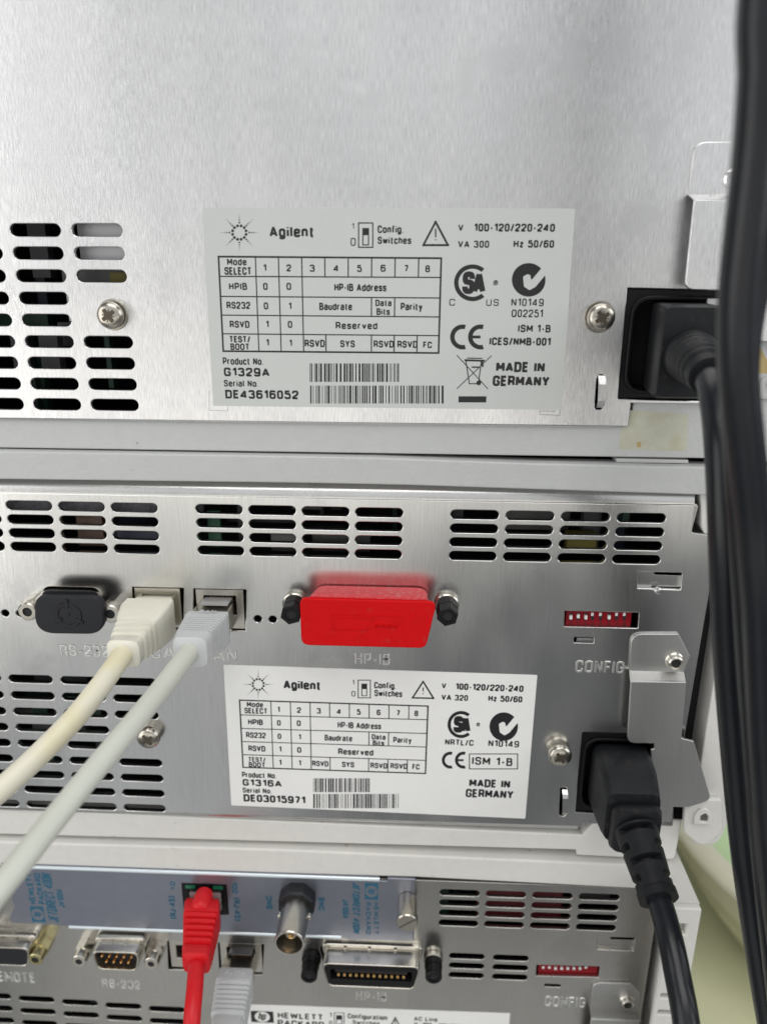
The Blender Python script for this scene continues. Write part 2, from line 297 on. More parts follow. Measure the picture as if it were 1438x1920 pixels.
def put_text(name, s, mt, parent, c, wid, hei, w, rot=0.0, bold=0.02, shear=0.0, relief=0.0, gap=.36):
    """stroke text fitted to wid x hei mm, centred on c = (x, z), turned by rot, lying at w; relief > 0 raises it"""
    tk = (.165 + bold * 2.3) * hei; gl = []; x = 0
    desc = any(ch in 'gpy' for ch in s) and any(ch not in 'gpyacenorsuvwz' for ch in s)
    if desc: tk /= 1.2
    tk = min(tk, hei * .25)
    for ch in s:
        wd, st = GL[ch]
        for cl, r, pts in st: gl.append((cl, r, [(px + x + py * shear, py) for px, py in pts]))
        x += wd + gap
    xs = [p[0] for g in gl for p in g[2]]; ys = [p[1] for g in gl for p in g[2]]
    ww = max(max(xs) - min(xs), 1e-6); hh = max(ys) - min(ys); cx, cy = (max(xs) + min(xs)) / 2, (max(ys) + min(ys)) / 2
    sx = max(wid - tk, .05) / ww if ww > .01 else 1
    if len(s) > 1 and not relief and bold < .045: tk = min(tk, sx * .29)
    sy = (hei - tk) / hh; rs = min(sx, sy); V = []; Fc = []; k = 0
    T = Matrix.Rotation(rot, 2)
    g2_ = []
    for cl, r, pts in gl:                      # break strokes at hairpin corners so that the ribbon keeps its width
        if cl or r or len(pts) < 3: g2_.append((cl, r, pts)); continue
        cur = [pts[0]]
        for i in range(1, len(pts) - 1):
            a = Vector(((pts[i][0] - pts[i - 1][0]) * sx, (pts[i][1] - pts[i - 1][1]) * sy)); b = Vector(((pts[i + 1][0] - pts[i][0]) * sx, (pts[i + 1][1] - pts[i][1]) * sy)); cur.append(pts[i])
            if a.angle(b) > 1.75: g2_.append((cl, r, cur)); cur = [pts[i]]
        cur.append(pts[-1]); g2_.append((cl, r, cur))
    for cl, r, pts in g2_:
        q = [((a - cx) * sx, (b - cy) * sy) for a, b in pts]
        if r:
            rr_ = [a * rs for a in r] if isinstance(r, list) else r * rs
            q = rp(q, rr_, 4) if cl else _open_round(q, rr_)
        L, R_ = stroke(q, cl, tk); n = len(L); k += 1; w_ = w + k % 5 * .0012
        if not relief:
            b0 = len(V)
            for a, b in zip(L, R_):
                for p in (a, b): p = T @ p; V.append((c[0] + p.x, -w_, c[1] + p.y))
            for i in range(n if cl else n - 1): j = (i + 1) % n; Fc.append((b0 + 2 * i, b0 + 2 * i + 1, b0 + 2 * j + 1, b0 + 2 * j))
        else:
            b0 = len(V)
            for a, b in zip(L, R_):
                mid = (a + b) / 2
                for p, h in ((a, -.02), (a.lerp(mid, .35), relief), (b.lerp(mid, .35), relief), (b, -.02)): p = T @ p; V.append((c[0] + p.x, -(w + h), c[1] + p.y))
            for i in range(n if cl else n - 1):
                j = (i + 1) % n
                for e in range(3): Fc.append((b0 + 4 * i + e, b0 + 4 * i + e + 1, b0 + 4 * j + e + 1, b0 + 4 * j + e))
            if not cl: Fc += [(b0, b0 + 1, b0 + 2, b0 + 3), (b0 + 4 * n - 1, b0 + 4 * n - 2, b0 + 4 * n - 3, b0 + 4 * n - 4)]
    return link(name, mesh(V, Fc), mt, parent, 0)
def _open_round(q, r, n=4):
    out = [tuple(q[0])]
    for i in range(1, len(q) - 1):
        p = Vector(q[i]); a = Vector(q[i - 1]) - p; b = Vector(q[i + 1]) - p
        ang = a.angle(b)
        if ang > 3.1: continue
        rv = r[i] if isinstance(r, list) else r
        if rv <= 0: out.append(tuple(p)); continue
        t = min(rv / math.tan(ang / 2), a.length * (.49 if i > 1 else .9), b.length * (.49 if i < len(q) - 2 else .9)); p0 = p + a.normalized() * t; p1 = p + b.normalized() * t
        for j in range(n + 1):
            u = j / n; z = p0 * (1 - u) ** 2 + p * 2 * u * (1 - u) + p1 * u * u; out.append(tuple(z))
    out.append(tuple(q[-1])); return out
def vec_len(a, b): return math.hypot(a[0] - b[0], a[1] - b[1])

# text whose box is given in an enlarged crop of the photograph (origin ox, oy and enlargement k), laid out on the plane w
class Sheet:
    def __init__(s, ox, oy, k, w, ang, parent, ink): s.ox, s.oy, s.k, s.w, s.ang, s.parent, s.ink = ox, oy, k, w, ang, parent, ink
    def p(s, x, y): return up(s.ox + x / s.k, s.oy + y / s.k, s.w)
    def t(s, txt, x0, x1, y0, y1, bold=0.02, shear=0, rot=0.0, name='lettering', mt=None, gap=.36):
        cx, cy = (x0 + x1) / 2, (y0 + y1) / 2
        wd = vec_len(s.p(x0, cy), s.p(x1, cy)); h = vec_len(s.p(cx, y0), s.p(cx, y1))
        if abs(rot) > 0.5: wd, h = h, wd
        return put_text(name, txt, mt or s.ink, s.parent, s.p(cx, cy), wd, h, s.w, s.ang + rot, bold, shear, gap=gap)
    def seg(s, a, b, t):
        a = Vector(s.p(*a)) if len(a) == 2 else a; b = Vector(s.p(*b)); return s.segm(a, b, t)
    def segm(s, a, b, t):
        a = Vector(a); b = Vector(b); d = (b - a).normalized() * (t / 2); n = Vector((-d.y, d.x)); a = a - d; b = b + d
        return [(q.x, -s.w, q.y) for q in (a - n, b - n, b + n, a + n)], [(0, 1, 2, 3)]
    def poly(s, pts): return [(lambda q: (q[0], -s.w, q[1]))(s.p(*p)) for p in pts], [tuple(range(len(pts)))]
    def disc(s, c, r, n=16, w=None):
        return [(lambda q: (q[0], -(s.w if w is None else w), q[1]))(s.p(c[0] + r * math.cos(2 * PI * i / n), c[1] - r * math.sin(2 * PI * i / n))) for i in range(n)], [tuple(range(n))]
    def arc(s, c, ro, ri, a0, a1, n=20):
        V = []; 
        for i in range(n + 1):
            a = math.radians(a0 + (a1 - a0) * i / n)
            for r in (ri, ro):
                q = s.p(c[0] + r * math.cos(a), c[1] - r * math.sin(a)); V.append((q[0], -s.w, q[1]))
        return V, [(2 * i, 2 * i + 1, 2 * i + 3, 2 * i + 2) for i in range(n)]
    def add(s, name, parts, mt=None): return link(name, joined(parts), mt or s.ink, s.parent, 0)

def stadium(x, z, sw, sh, n=7):
    r = sh / 2
    return [(x + sw / 2 - r + r * math.cos(a), z + r * math.sin(a)) for a in [-PI / 2 + PI * i / n for i in range(n + 1)]] + [(x - sw / 2 + r + r * math.cos(a), z + r * math.sin(a)) for a in [PI / 2 + PI * i / n for i in range(n + 1)]]
def vents(grids):
    """every grid: (top left, top right, bottom left) slot centres in px, columns, rows, slot width and height in mm, skipped cells"""
    out = []
    for tl, tr, bl, nc, nr, sw, sh, skip in grids:
        a, b, c = Vector(up(*tl)), Vector(up(*tr)), Vector(up(*bl))
        for i in range(nc):
            for j in range(nr):
                if (i, j) in skip: continue
                p = a + (b - a) * (i / (nc - 1)) + (c - a) * (j / (nr - 1))
                out.append(stadium(p.x, p.y, sw, sh))
    return out
def screw(parent, base, head, w, r, mt=STEEL, washer=True, phillips=True):
    """pan head screw with a star recess; base px at the panel"""
    b = up(*base, 0)
    s = link('screw', tidy(joined([lathe(b, [(r * 1.12, 0.05), (r * 1.16, .4), (r * 1.12, 0.8), (r * .8, 0.8), (r * .8, w * .45), (r, w * .5), (r, w * .62), (r * .94, w * .80), (r * .8, w * .92), (r * .55, w * .985), (r * .2, w)], 36)] if washer else
              [lathe(b, [(r * .94, 0.05), (r * .94, w * .42), (r, w * .46), (r, w * .7), (r * .93, w * .85), (r * .75, w * .95), (r * .2, w)], 36)])), mt, parent, 50)
    # cross recess with four short ribs between the arms
    def star(ro, ri, half, ph):
        out = []
        for i in range(4):
            a = ph + PI / 2 * i; d = Vector((math.cos(a), math.sin(a))); n = Vector((-d.y, d.x))
            for u, v in ((ri, -half), (ro, -half * .8), (ro, half * .8), (ri, half)): q = Vector(b) + d * u + n * v; out.append(tuple(q))
        return out
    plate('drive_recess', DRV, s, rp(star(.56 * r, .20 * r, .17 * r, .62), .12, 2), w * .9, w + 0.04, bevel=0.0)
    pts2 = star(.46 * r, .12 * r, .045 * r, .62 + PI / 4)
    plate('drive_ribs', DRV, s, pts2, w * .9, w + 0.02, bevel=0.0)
    return s
def jackpost(parent, base, w, r, mt, w_hex=None, ringm=None, hole=0.55, name='jackscrew', r2=None, round_post=False):
    """hexagonal post with a threaded hole"""
    b = up(*base, 0); r2 = r2 or r; wh = w_hex or w * .5
    o = link(name, tidy(joined([lathe(b, [(r * 1.05, 0.05), (r * 1.05, wh), (r * .7, wh + .01)], 24 if round_post else 6, .3), lathe(b, [(r2, wh * .9), (r2, w - .3), (r2 * .88, w), (r2 * hole, w), (r2 * hole * .9, w - 3)], 6 if r2 >= r else 18, .3)])), mt, parent, 25)
    turn('thread_hole', INT, o, b, [(r2 * hole * .93, w - 2.5), (r2 * hole * .93, w - 0.5)], 18)
    if ringm: turn('collar', ringm, o, b, [(r * 1.12, 0.05), (r * 1.18, .3), (r * 1.18, 1.6), (r * 1.05, 1.9), (r * .9, 1.9)], 28)
    return o
def jack(parent, px0, py0, px1, py1, w_in=-0.6, dark_top=True, frame=NICK, key=None, leds=False, name='network_socket'):
    """shielded modular socket behind an opening of the panel"""
    x0, z1 = up(px0, py0); x1, z0 = up(px1, py1); mx, mz = (x1 - x0), (z1 - z0)
    ins = 0.25
    o = plate(name, frame, parent, rect(x0 + ins, z0 + ins, x1 - ins, z1 - ins, .2), w_in - 9, w_in,
              [rp([(x0 + mx * .17, z1 - mz * .16), (x0 + mx * .17, z0 + mz * .36), (x0 + mx * .30, z0 + mz * .36), (x0 + mx * .30, z0 + mz * .24), (x1 - mx * .30, z0 + mz * .24), (x1 - mx * .30, z0 + mz * .36), (x1 - mx * .17, z0 + mz * .36), (x1 - mx * .17, z1 - mz * .16)], .1, 2)], bevel=.12)
    boxo('socket_cavity', INT, o, x0 + .6, z0 + .6, x1 - .6, z1 - .6, w_in - 9.6, w_in - 8.2)
    cs = []
    for i in range(8):
        x = x0 + mx * .28 + i * mx * .44 / 7; cs.append(box(x - .15, z1 - mz * .30, x + .15, z1 - mz * .20, w_in - 8, w_in - 2.5))
    link('contact', tidy(joined(cs)), GOLD, o, 0)
    return o

# ------------------------------------------------------------------ casings
XL = -175.0
def housing(parent, z_top, z_bot, x_r, mt, w_front):
    """hollow shell of one instrument behind its rails, with the unlit inside"""
    x0 = XL; t = 2.5
    parts = [box(x0, z_top - t, x_r, z_top, -260, w_front), box(x0, z_bot, x_r, z_bot + t, -260, w_front), box(x0, z_bot + t, x0 + t, z_top - t, -260, w_front), box(x_r - t, z_bot + t, x_r, z_top - t, -260, w_front), box(x0 + t, z_bot + t, x_r - t, z_top - t, -260, -257)]
    link('housing', tidy(joined(parts)), mt, parent, 0)
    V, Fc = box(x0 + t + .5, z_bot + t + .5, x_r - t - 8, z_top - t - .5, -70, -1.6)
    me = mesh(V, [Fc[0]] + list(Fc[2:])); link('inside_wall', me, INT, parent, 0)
def fold(name, mt, parent, x0, x1, z, r, up_side, a1=90, w=0.0):
    """quarter round fold of the sheet along its upper or lower edge"""
    V = []; n = 8; s = 1 if up_side else -1
    for i in range(n + 1):
        a = math.radians(a1 * i / n)
        for x in (x0, x1): V.append((x, -(w - r + r * math.cos(a)), z + s * r * math.sin(a)))
    for x in (x0, x1): V.append((x, -(w - r - 3), z + s * r * math.sin(math.radians(a1))))
    Fc = [(2 * i, 2 * i + 1, 2 * i + 3, 2 * i + 2) for i in range(n + 1)]
    return link(name, tidy(mesh(V, Fc)), mt, parent, 60)

a_emb = -0.005
STAMP = mat('stamp_highlight_metal', (0.80, 0.80, 0.78), .38, 1.0)  # lighter than the sheet: the letters' highlights are put into the colour
def emboss(parent, s, x0, x1, y0, y1, mt):
    c = up((x0 + x1) / 2, (y0 + y1) / 2); wd = vec_len(up(x0, y0), up(x1, y0)); h = vec_len(up(x0, y0), up(x0, y1))
    return put_text('embossed_lettering', s, STAMP, parent, c, wd, h, 0.0, a_emb, -0.005 * 0,  relief=0.3, gap=.34)

# =================================================================== INSTRUMENT 1 (top)
top_mod = empty('instrument_module', (0, 0, -56), 'topmost silver instrument with blank brushed metal back and grey rating label', 'lab instrument')
K = 3.595
g1 = ((-172 / K, 370 + 220 / K), (656 / K, 370 + 221 / K), (2 / K, 370 + 1392 / K), 3, 9, 14.2, 3.35, {(2, 3), (2, 4)})
z1b = up(600, 792)[1]; 
inl1 = [(1176, 538), (1362, 545), (1350, 762), (1157, 751)]
outline1 = [(XL + 3, z1b), *rp([(up(1178, 797)[0], z1b), (up(1178, 797)[0], up(1178, 757)[1])], [1.6, 0]),
            up(1182, 756), (88, up(1182, 756)[1]), (88, 130), (XL + 3, 130)]
panel1 = plate('back_panel', M1, top_mod, outline1, -1.5, 0.0, vents([g1]) + [pxpoly([(1176, 540), (1366, 545), (1352, 753), (1158, 748)], 0, .4)] +
               [pxpoly([(1119, 702), (1134, 702), (1130, 768), (1114, 768)], 0, 1.0)], bevel=0.24)
fold('panel_lip', M1, top_mod, XL + 4, up(1165, 797)[0], z1b + .3, 1.0, False, 80, w=-0.05)
# rails of the light grey casing
zr = up(700, 853.5, 1)[1]
plate('bottom_rail', PL1, top_mod, rp([(XL, up(0, 843, 1)[1]), (up(1395, 864, 1)[0], up(1395, 864, 1)[1]), (up(1395, 864, 1)[0], up(1395, 758, 1)[1]), (up(1178, 797)[0] + 1.0, up(1395, 758, 1)[1]), (up(1178, 797)[0] + 1.0, z1b + 1.5), (XL, z1b + 1.5)], [0, .8, 0, 1.2, 0, 0]), -6, -1.15, bevel=.4)
plate('side_rail', PL1, top_mod, rp([(90.5, zr - 1), (110, zr - 1), (110, 130), (90.5, 130)], [1, 3, 0, 0]), -30, -1.15, bevel=.5)
housing(top_mod, 130, zr + .3, 109.5, PL1, -6.2)
plate('foot', PL1, top_mod, pxpoly([(1157, 862), (1293, 865), (1293, 871.5), (1157, 869.5)], 0), -14, -1.4, bevel=.2)
plate('glue_patch', YEL, top_mod, pxpoly([(1165, 768), (1290, 776), (1288, 846), (1160, 842)], -1.1, 1.2), -1.14, -1.10, bevel=0.0)
plate('glue_spot', STAIN, top_mod, pxpoly([(1193, 828), (1202, 829), (1200, 840), (1194, 838)], -1.0, .6), -1.09, -1.05, bevel=0.0)
plate('glue_spot', STAIN, top_mod, pxpoly([(1422, 645), (1445, 690), (1445, 700), (1419, 700)], -1.0, .6), -1.14, -1.08, bevel=0.0)
screw(top_mod, (213, 590), (202, 588), 3.9, 3.75)
screw(top_mod, (1123, 594), (1130, 599), 3.9, 3.75)
# bent wire-like lug beside the inlet
def lug(parent, px, mt, y0, y1, lean, tk=1.0):
    a = Q(px, y0, 0); b = Q(px + lean, y1, 0)
    prof = [(1.2, 0), (0, .2), (-1.4, 1.0), (-2.0, 2.2)]       # (distance out, distance along)
    P = [(a.x, -a.y, a.z)]; seq = []
    L = (a.z - b.z)
    for o_, l in ((-1.5, -.1), (.2, 0), (1.5, .9), (2.1, 2.2), (2.1, L - 2.2), (1.5, L - .9), (.2, L), (-1.5, L + .1)):
        f = l / L; seq.append((a.x + (b.x - a.x) * f, o_, a.z - l))
    rings = []
    for i, (x, o_, z) in enumerate(seq):
        p0 = seq[max(i - 1, 0)]; p1 = seq[min(i + 1, 7)]; d = Vector((p1[1] - p0[1], p1[2] - p0[2])).normalized(); n = Vector((-d.y, d.x)) * -.8
        rings.append([Vector((x - tk, -o_, z)), Vector((x + tk, -o_, z)), Vector((x + tk, -(o_ + n.x), z + n.y)), Vector((x - tk, -(o_ + n.x), z + n.y))])
    return link('cable_lug', tidy(joined([loft(rings)])), mt, parent, 20)
lug(top_mod, 1127, M1, 704, 764, -3)
# power inlet
def inlet(parent, poly, w_face, tl, br):
    """frame, pocket with rounded throat"""
    x0, z1 = up(*tl); x1, z0 = up(*br)
    fr = plate('power_inlet', BLK, parent, rect(x0 + .15, z0 + .15, x1 - .15, z1 - .15, .3), -14, -0.5, [rect(x0 + 2.3, z0 + 2.2, x1 - 2.3, z1 - 2.6, 5)], bevel=.25)
    plate('inlet_throat', BLK, fr, rect(x0 + 1.6, z0 + 1.5, x1 - 1.6, z1 - 1.8, 5.5, 8), -.55, .25, [rect(x0 + 2.7, z0 + 2.6, x1 - 2.7, z1 - 3.0, 4.8, 8)], bevel=.35)
    boxo('inlet_floor', INT, fr, x0 + 1, z0 + 1, x1 - 1, z1 - 1, -14.5, -13.2)
    return fr
inlet(top_mod, None, 0, (1176, 541), (1356, 750))
plate('inlet_tab', WHT, top_mod, pxpoly([(1326, 560), (1350, 560), (1350, 574), (1326, 574)], .6), -.4, .6, bevel=.1)
# cable clamp bracket, screwed over the panel
br1 = plate('clamp_bracket', M1, top_mod, rp([up(1290, 365, .9), up(1301, 266, .9), (up(1440, 266, .9)[0], up(1301, 266, .9)[1]), (up(1440, 266, .9)[0], up(1290, 365, .9)[1])], [0, 3.2, 0, 0]), 0.05, 1.0, bevel=.2)
fx0 = up(1296, 372, 5)[0]; fx1 = up(1430, 372, 5)[0]
def step_plate(name, mt, parent, x0a, x0b, x1, za, wa, zb, wb, t=1.0, x1b=None):
    V = [(x0a, -wa, za), (x1, -wa, za), (x1 if x1b is None else x1b, -wb, zb), (x0b, -wb, zb)]; V += [(v[0], v[1] + t, v[2]) for v in V]
    return link(name, tidy(mesh(V, [(0, 1, 2, 3), (4, 5, 6, 7), (0, 1, 5, 4), (1, 2, 6, 5), (2, 3, 7, 6), (3, 0, 4, 7)])), mt, parent, 0)
step_plate('bracket_step', M1, br1, up(1290, 365, 1)[0], up(1301, 373, 6)[0], up(1440, 266, .9)[0], up(1290, 365, 1)[1] + .1, 1.0, up(1301, 374, 6)[1], 6)
plate('bracket_front', M1, br1, rp([up(1301, 374, 6), (up(1440, 374, 6)[0], up(1301, 374, 6)[1]), (up(1440, 374, 6)[0], up(1300, 545, 6)[1]), up(1283, 543, 6)], [.3, 0, 0, 2.4]), 5.0, 6.02, bevel=.25)
turn('bracket_rivet', M1, br1, up(1374, 335, 1), [(2.6, 1.0), (2.6, 1.5), (2.1, 1.9), (1.5, 1.9), (1.4, 1.2)], 28)
plate('side_flap', M1, top_mod, pxpoly([(1424, 536), (1437, 538), (1470, 640), (1424, 640)], .8, 1.0), 0.0, .9, bevel=.2)
plate('strap_eye', PL1, top_mod, rp([up(1423, 748, -.5), up(1424, 715, -.5), up(1434, 706, -.5), up(1460, 706, -.5), up(1460, 750, -.5)], [.3, 2.5, 2, 0, 0]), -1.2, -.4, [rp([up(1432, 740, -.5), up(1433, 722, -.5), up(1440, 716, -.5), up(1456, 716, -.5), up(1456, 740, -.5)], .8)], bevel=.15)
# inside: parts seen through the slots
boxo('inner_bracket', BAFF, top_mod, up(140, 500)[0], up(140, 500)[1], up(262, 400)[0], up(262, 400)[1] + 3, -8, -5)
boxo('inner_bracket', BAFF, top_mod, up(117, 605)[0], up(117, 605)[1], up(140, 540)[0], up(140, 540)[1], -8, -5)
boxo('inner_board', YCAP, top_mod, up(190, 530)[0], up(190, 530)[1], up(262, 512)[0], up(262, 512)[1], -9, -7)

# =================================================================== INSTRUMENT 2 (middle)
mid_mod = empty('instrument_module', (0, 0, -195), 'middle instrument with glossy brushed metal back, red cap and white rating label', 'lab instrument')
G21 = ((-43, 946.3), (252, 952.2), (-33, 1023.5), 4, 4, 14.4, 2.95, ())
G22 = ((411, 955), (711, 961.3), (414.5, 1032.5), 4, 4, 14.4, 2.95, ())
G23 = ((890, 965.2), (1202, 971.3), (886, 1042.5), 4, 4, 14.4, 2.95, ())
k5 = 3.268
G24 = ((-125 / k5, 1240 + 100 / k5), (822 / k5, 1240 + 128 / k5), (-5 / k5, 1240 + 868 / k5), 4, 9, 14.8, 2.9, {(3, 3), (3, 4), (2, 0), (3, 0)})
a_ = up(508 / k5, 1240 + 119 / k5); b_ = up(822 / k5, 1240 + 128 / k5)
longslot = stadium((a_[0] + b_[0]) / 2, a_[1], b_[0] - a_[0] + 14.8, 2.9)
z2t = up(600, 933)[1]; z2b = up(500, 1531)[1]; z2step = up(1150, 1546)[1]
XR2 = 91.5
rj1 = [(248, 1101), (345, 1103), (343, 1181), (249, 1179)]; rj2 = [(363, 1104), (462, 1106), (460, 1183), (364, 1181)]
def hole(px, py, r): return circ(up(px, py), r, 20)
panel2_out = [(XL + 3, z2b), *rp([(up(1092, 1562)[0], z2b), (up(1092, 1562)[0] + .2, z2step)], [1.0, .6]), (up(1262, 1545)[0], z2step), up(1262, 1512), (XR2 - 1.0, up(1262, 1512)[1]), (XR2, up(1300, 1226)[1]),
              (XR2 + .6, up(1316, 1060)[1]), *rp([(XR2 + 1.0, up(1316, 1006)[1]), (up(1297, 1000)[0], up(1316, 999)[1]), (up(1304, 932)[0], z2t)], [1.4, .3, .2]), (XL + 3, z2t)]
lock = pxpoly([(1195, 1072), (1278, 1074), (1275, 1106), (1195, 1103)], 0, .3)
dip = pxpoly([(1058, 1146), (1197, 1149), (1195, 1178), (1057, 1175)], 0, .3)
slot_s = pxpoly([(1076, 1195), (1113, 1196), (1112, 1206), (1075, 1205)], 0, .3)
inl2 = pxpoly([(1092, 1373), (1222, 1377), (1218, 1528), (1078, 1523)], 0, .6)
db9_2 = pxpoly([(80, 1100), (190, 1102), (185, 1165), (85, 1165)], 0, 3)
gpib2 = pxpoly([(590, 1105), (798, 1110), (785, 1170), (602, 1168)], 0, 2)
panel2 = plate('back_panel', M2, mid_mod, panel2_out, -2.0, 0.0, vents([G21, G22, G23, G24]) + [longslot, lock, dip, slot_s, inl2, pxpoly(rj1, 0, .3), pxpoly(rj2, 0, .3),
               hole(10.5, 1150, 1.25), hole(38, 1150.5, 1.25), hole(483.5, 1160.5, 1.25), hole(511.5, 1161.5, 1.25), db9_2, gpib2, pxpoly([(1050, 1476), (1063, 1477), (1060, 1530), (1048, 1530)], 0, 1.0)], bevel=0.28)
fold('top_fold', M2, mid_mod, XL + 4, up(1303, 932)[0], z2t - .2, 5.0, True, 68, w=-0.02)
fold('panel_lip', M2, mid_mod, XL + 4, up(1082, 1562)[0], z2b + .2, 2.6, False, 80, w=-0.02)
# casing
plate('top_rail', PL1, mid_mod, [(XL, up(0, 900, 1.5)[1]), up(560, 906, 1.5), up(760, 910, 1.5), (110, up(1320, 931, 1.5)[1]), (110, up(1320, 877, 1.5)[1]), up(1000, 869, 1.5), up(700, 858, 1.5), up(0, 846, 1.5), (XL, up(0, 845, 1.5)[1])], -6, 1.5, bevel=.5)
plate('bottom_rail', PL2, mid_mod, rp([(XL, up(0, 1573, 1)[1]), up(1082, 1602, 1), up(1083, 1612, 1), up(1268, 1621, 1), up(1282, 1546, 1), up(1112, 1546, -.5), up(1092, 1568, -.5), (XL, up(1000, 1556, -.5)[1] + 1.5)], [0, 0, .5, 2.0, 0, 1.4, 0, 0]), -60, -1.1, bevel=.5)
plate('side_rail', PL2, mid_mod, rp([(97.6, up(1290, 1565)[1]), (99.5, up(1290, 1585)[1]), (108, up(1290, 1585)[1]), (110.5, up(1340, 1530)[1]), (110.5, up(1320, 931, 1.5)[1]), (97.6, up(1320, 931, 1.5)[1])], [1, 3, 5, 2, 0, 0]), -30, -0.2, bevel=.6)
plate('rail_shoulder', PL2, mid_mod, pxpoly([(1314, 925), (1338, 925), (1338, 1003), (1322, 1003), (1316, 990)], 0, .6), -8, -.6, bevel=.4)
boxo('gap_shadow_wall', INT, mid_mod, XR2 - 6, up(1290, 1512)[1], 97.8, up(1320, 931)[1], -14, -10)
housing(mid_mod, up(700, 862, 0)[1], up(1300, 1556, 0)[1], 109.8, PL2, -30.5)
# foot with D-shaped strap eye
ft = plate('strap_foot', PL2, mid_mod, rp([up(1283, 1500, 2), up(1281, 1562, 2), up(1320, 1592, 2), up(1353, 1560, 2), up(1352, 1500, 2)], [.5, 4.5, 4.5, 4.5, 1]), -.1, 2, bevel=.5)
plate('strap_eye', PL2, ft, rp([up(1300, 1546, 3), up(1301, 1530, 3), up(1312, 1517, 3), up(1325, 1517, 3), up(1334, 1530, 3), up(1333, 1547, 3)], [.3, 2, 2, 2, 2, .4]), 1.8, 3.0, [rp([up(1312, 1541, 3), up(1313, 1530, 3), up(1322, 1525, 3), up(1328, 1532, 3), up(1326, 1542, 3)], .6)], bevel=.25)
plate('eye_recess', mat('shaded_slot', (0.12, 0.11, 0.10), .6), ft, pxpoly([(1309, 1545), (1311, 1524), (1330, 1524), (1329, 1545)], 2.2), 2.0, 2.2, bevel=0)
screw(mid_mod, (284, 1374), (272, 1392), 4.3, 3.9, washer=False)
screw(mid_mod, (1046, 1405), (1052, 1427), 4.9, 3.9, washer=False)
lug(mid_mod, 1058, M2, 1480, 1526, -1, .9)
inlet(mid_mod, None, 0, (1088, 1374), (1224, 1527))
# bracket
br2 = plate('clamp_bracket', MB, mid_mod, rp([up(1180, 1258, 1), up(1183, 1189, 1), up(1272, 1189, 1), up(1293, 1230, 1), up(1281, 1262, 1)], [0, 3.6, .4, .5, 0]), 0.05, 1.0, bevel=.22)
step_plate('bracket_step', MB, br2, up(1180, 1258, 1)[0], up(1182, 1279, 5)[0], up(1281, 1262, 1)[0], up(1180, 1258, 1)[1] + .1, 1.0, up(1183, 1279, 5)[1], 5, x1b=up(1286, 1279, 5)[0])
plate('bracket_front', MB, br2, rp([up(1182, 1278, 5), up(1286, 1279, 5), up(1277, 1386, 5), up(1258, 1541, 5), up(1218, 1540, 5), up(1220, 1406, 5), up(1226, 1404, 5), up(1226, 1394, 5), up(1175, 1394, 5)], [.3, .3, .3, .3, 0, .2, .2, .2, 3.0]), 4.0, 5.02, bevel=.25)
turn('rivet_nut', NICK, br2, up(1263, 1238, 1), [(2.9, 1.0), (2.9, 1.4), (2.5, 1.8), (2.3, 3.0), (1.9, 3.3), (1.45, 3.2), (1.3, 1.2)], 30)
turn('nut_bore', INT, br2, up(1263, 1238, 1), [(1.42, 1.3), (1.42, 2.6)], 20)
plate('side_flap', MB, mid_mod, rp([up(1275, 1384, 4), up(1300, 1390, 4), up(1333, 1500, 4), up(1290, 1514, 4), up(1260, 1513, 4)], [.3, .8, 2.6, 2.5, 0]), 3.0, 4.0, bevel=.22)
# lock slot with its punched plate
plate('locking_plate', M2, mid_mod, pxpoly([(1190, 1068), (1224, 1068), (1227, 1077.5), (1284, 1079.5), (1284, 1101), (1221, 1099), (1217, 1104), (1216, 1112), (1190, 1112)], -1.6, .1), -2.2, -1.6, bevel=.08)
turn('lock_pip', M2, mid_mod, up(1232, 1107), [(1.2, -.3), (1.1, .5), (.6, .8), (.1, .85)], 16)
# switch bank
ds = boxo('config_switch', DIPR, mid_mod, *up(1059, 1176, -2), *up(1184, 1148, -2), -6, -1.9)
for i, (x, d) in enumerate(zip((215, 258, 302, 342, 388, 437, 482, 527), (1, 0, 1, -1, -1, 1, -1, -1))):
    px = 1000 + x / 3.096; 
    boxo('switch_recess', INT, ds, *up(px - 3.4, 1163, -1.8), *up(px + 3.4, 1149.5, -1.8), -1.88, -1.84)
    boxo('switch_lever', WHT, ds, *up(px - 2.7, 1157.5 + d * 2.2, -1.5), *up(px + 2.7, 1151.5 + d * 1.8, -1.5), -1.9, -.9 if d > -1 else -1.7)
    put_text('lettering', str(i + 1), INT, ds, up(px, 1170, -1.85), .8, 1.2, -1.86, 0, 0.0)
boxo('slot_board', BAFF, mid_mod, *up(1080, 1204, -2), *up(1110, 1197, -2), -4, -2)
emboss(mid_mod, 'RS-232', 114, 206, 1209, 1230, M2); emboss(mid_mod, 'CAN', 284, 352, 1213, 1234, M2)
emboss(mid_mod, 'CAN', 378, 445, 1217, 1238, M2); emboss(mid_mod, 'HP-IB', 665, 732, 1224, 1246, M2); emboss(mid_mod, 'CONFIG', 1078, 1170, 1239, 1262, M2)
# sockets
jack(mid_mod, 249, 1102, 344, 1180); jack(mid_mod, 364, 1105, 461, 1182)
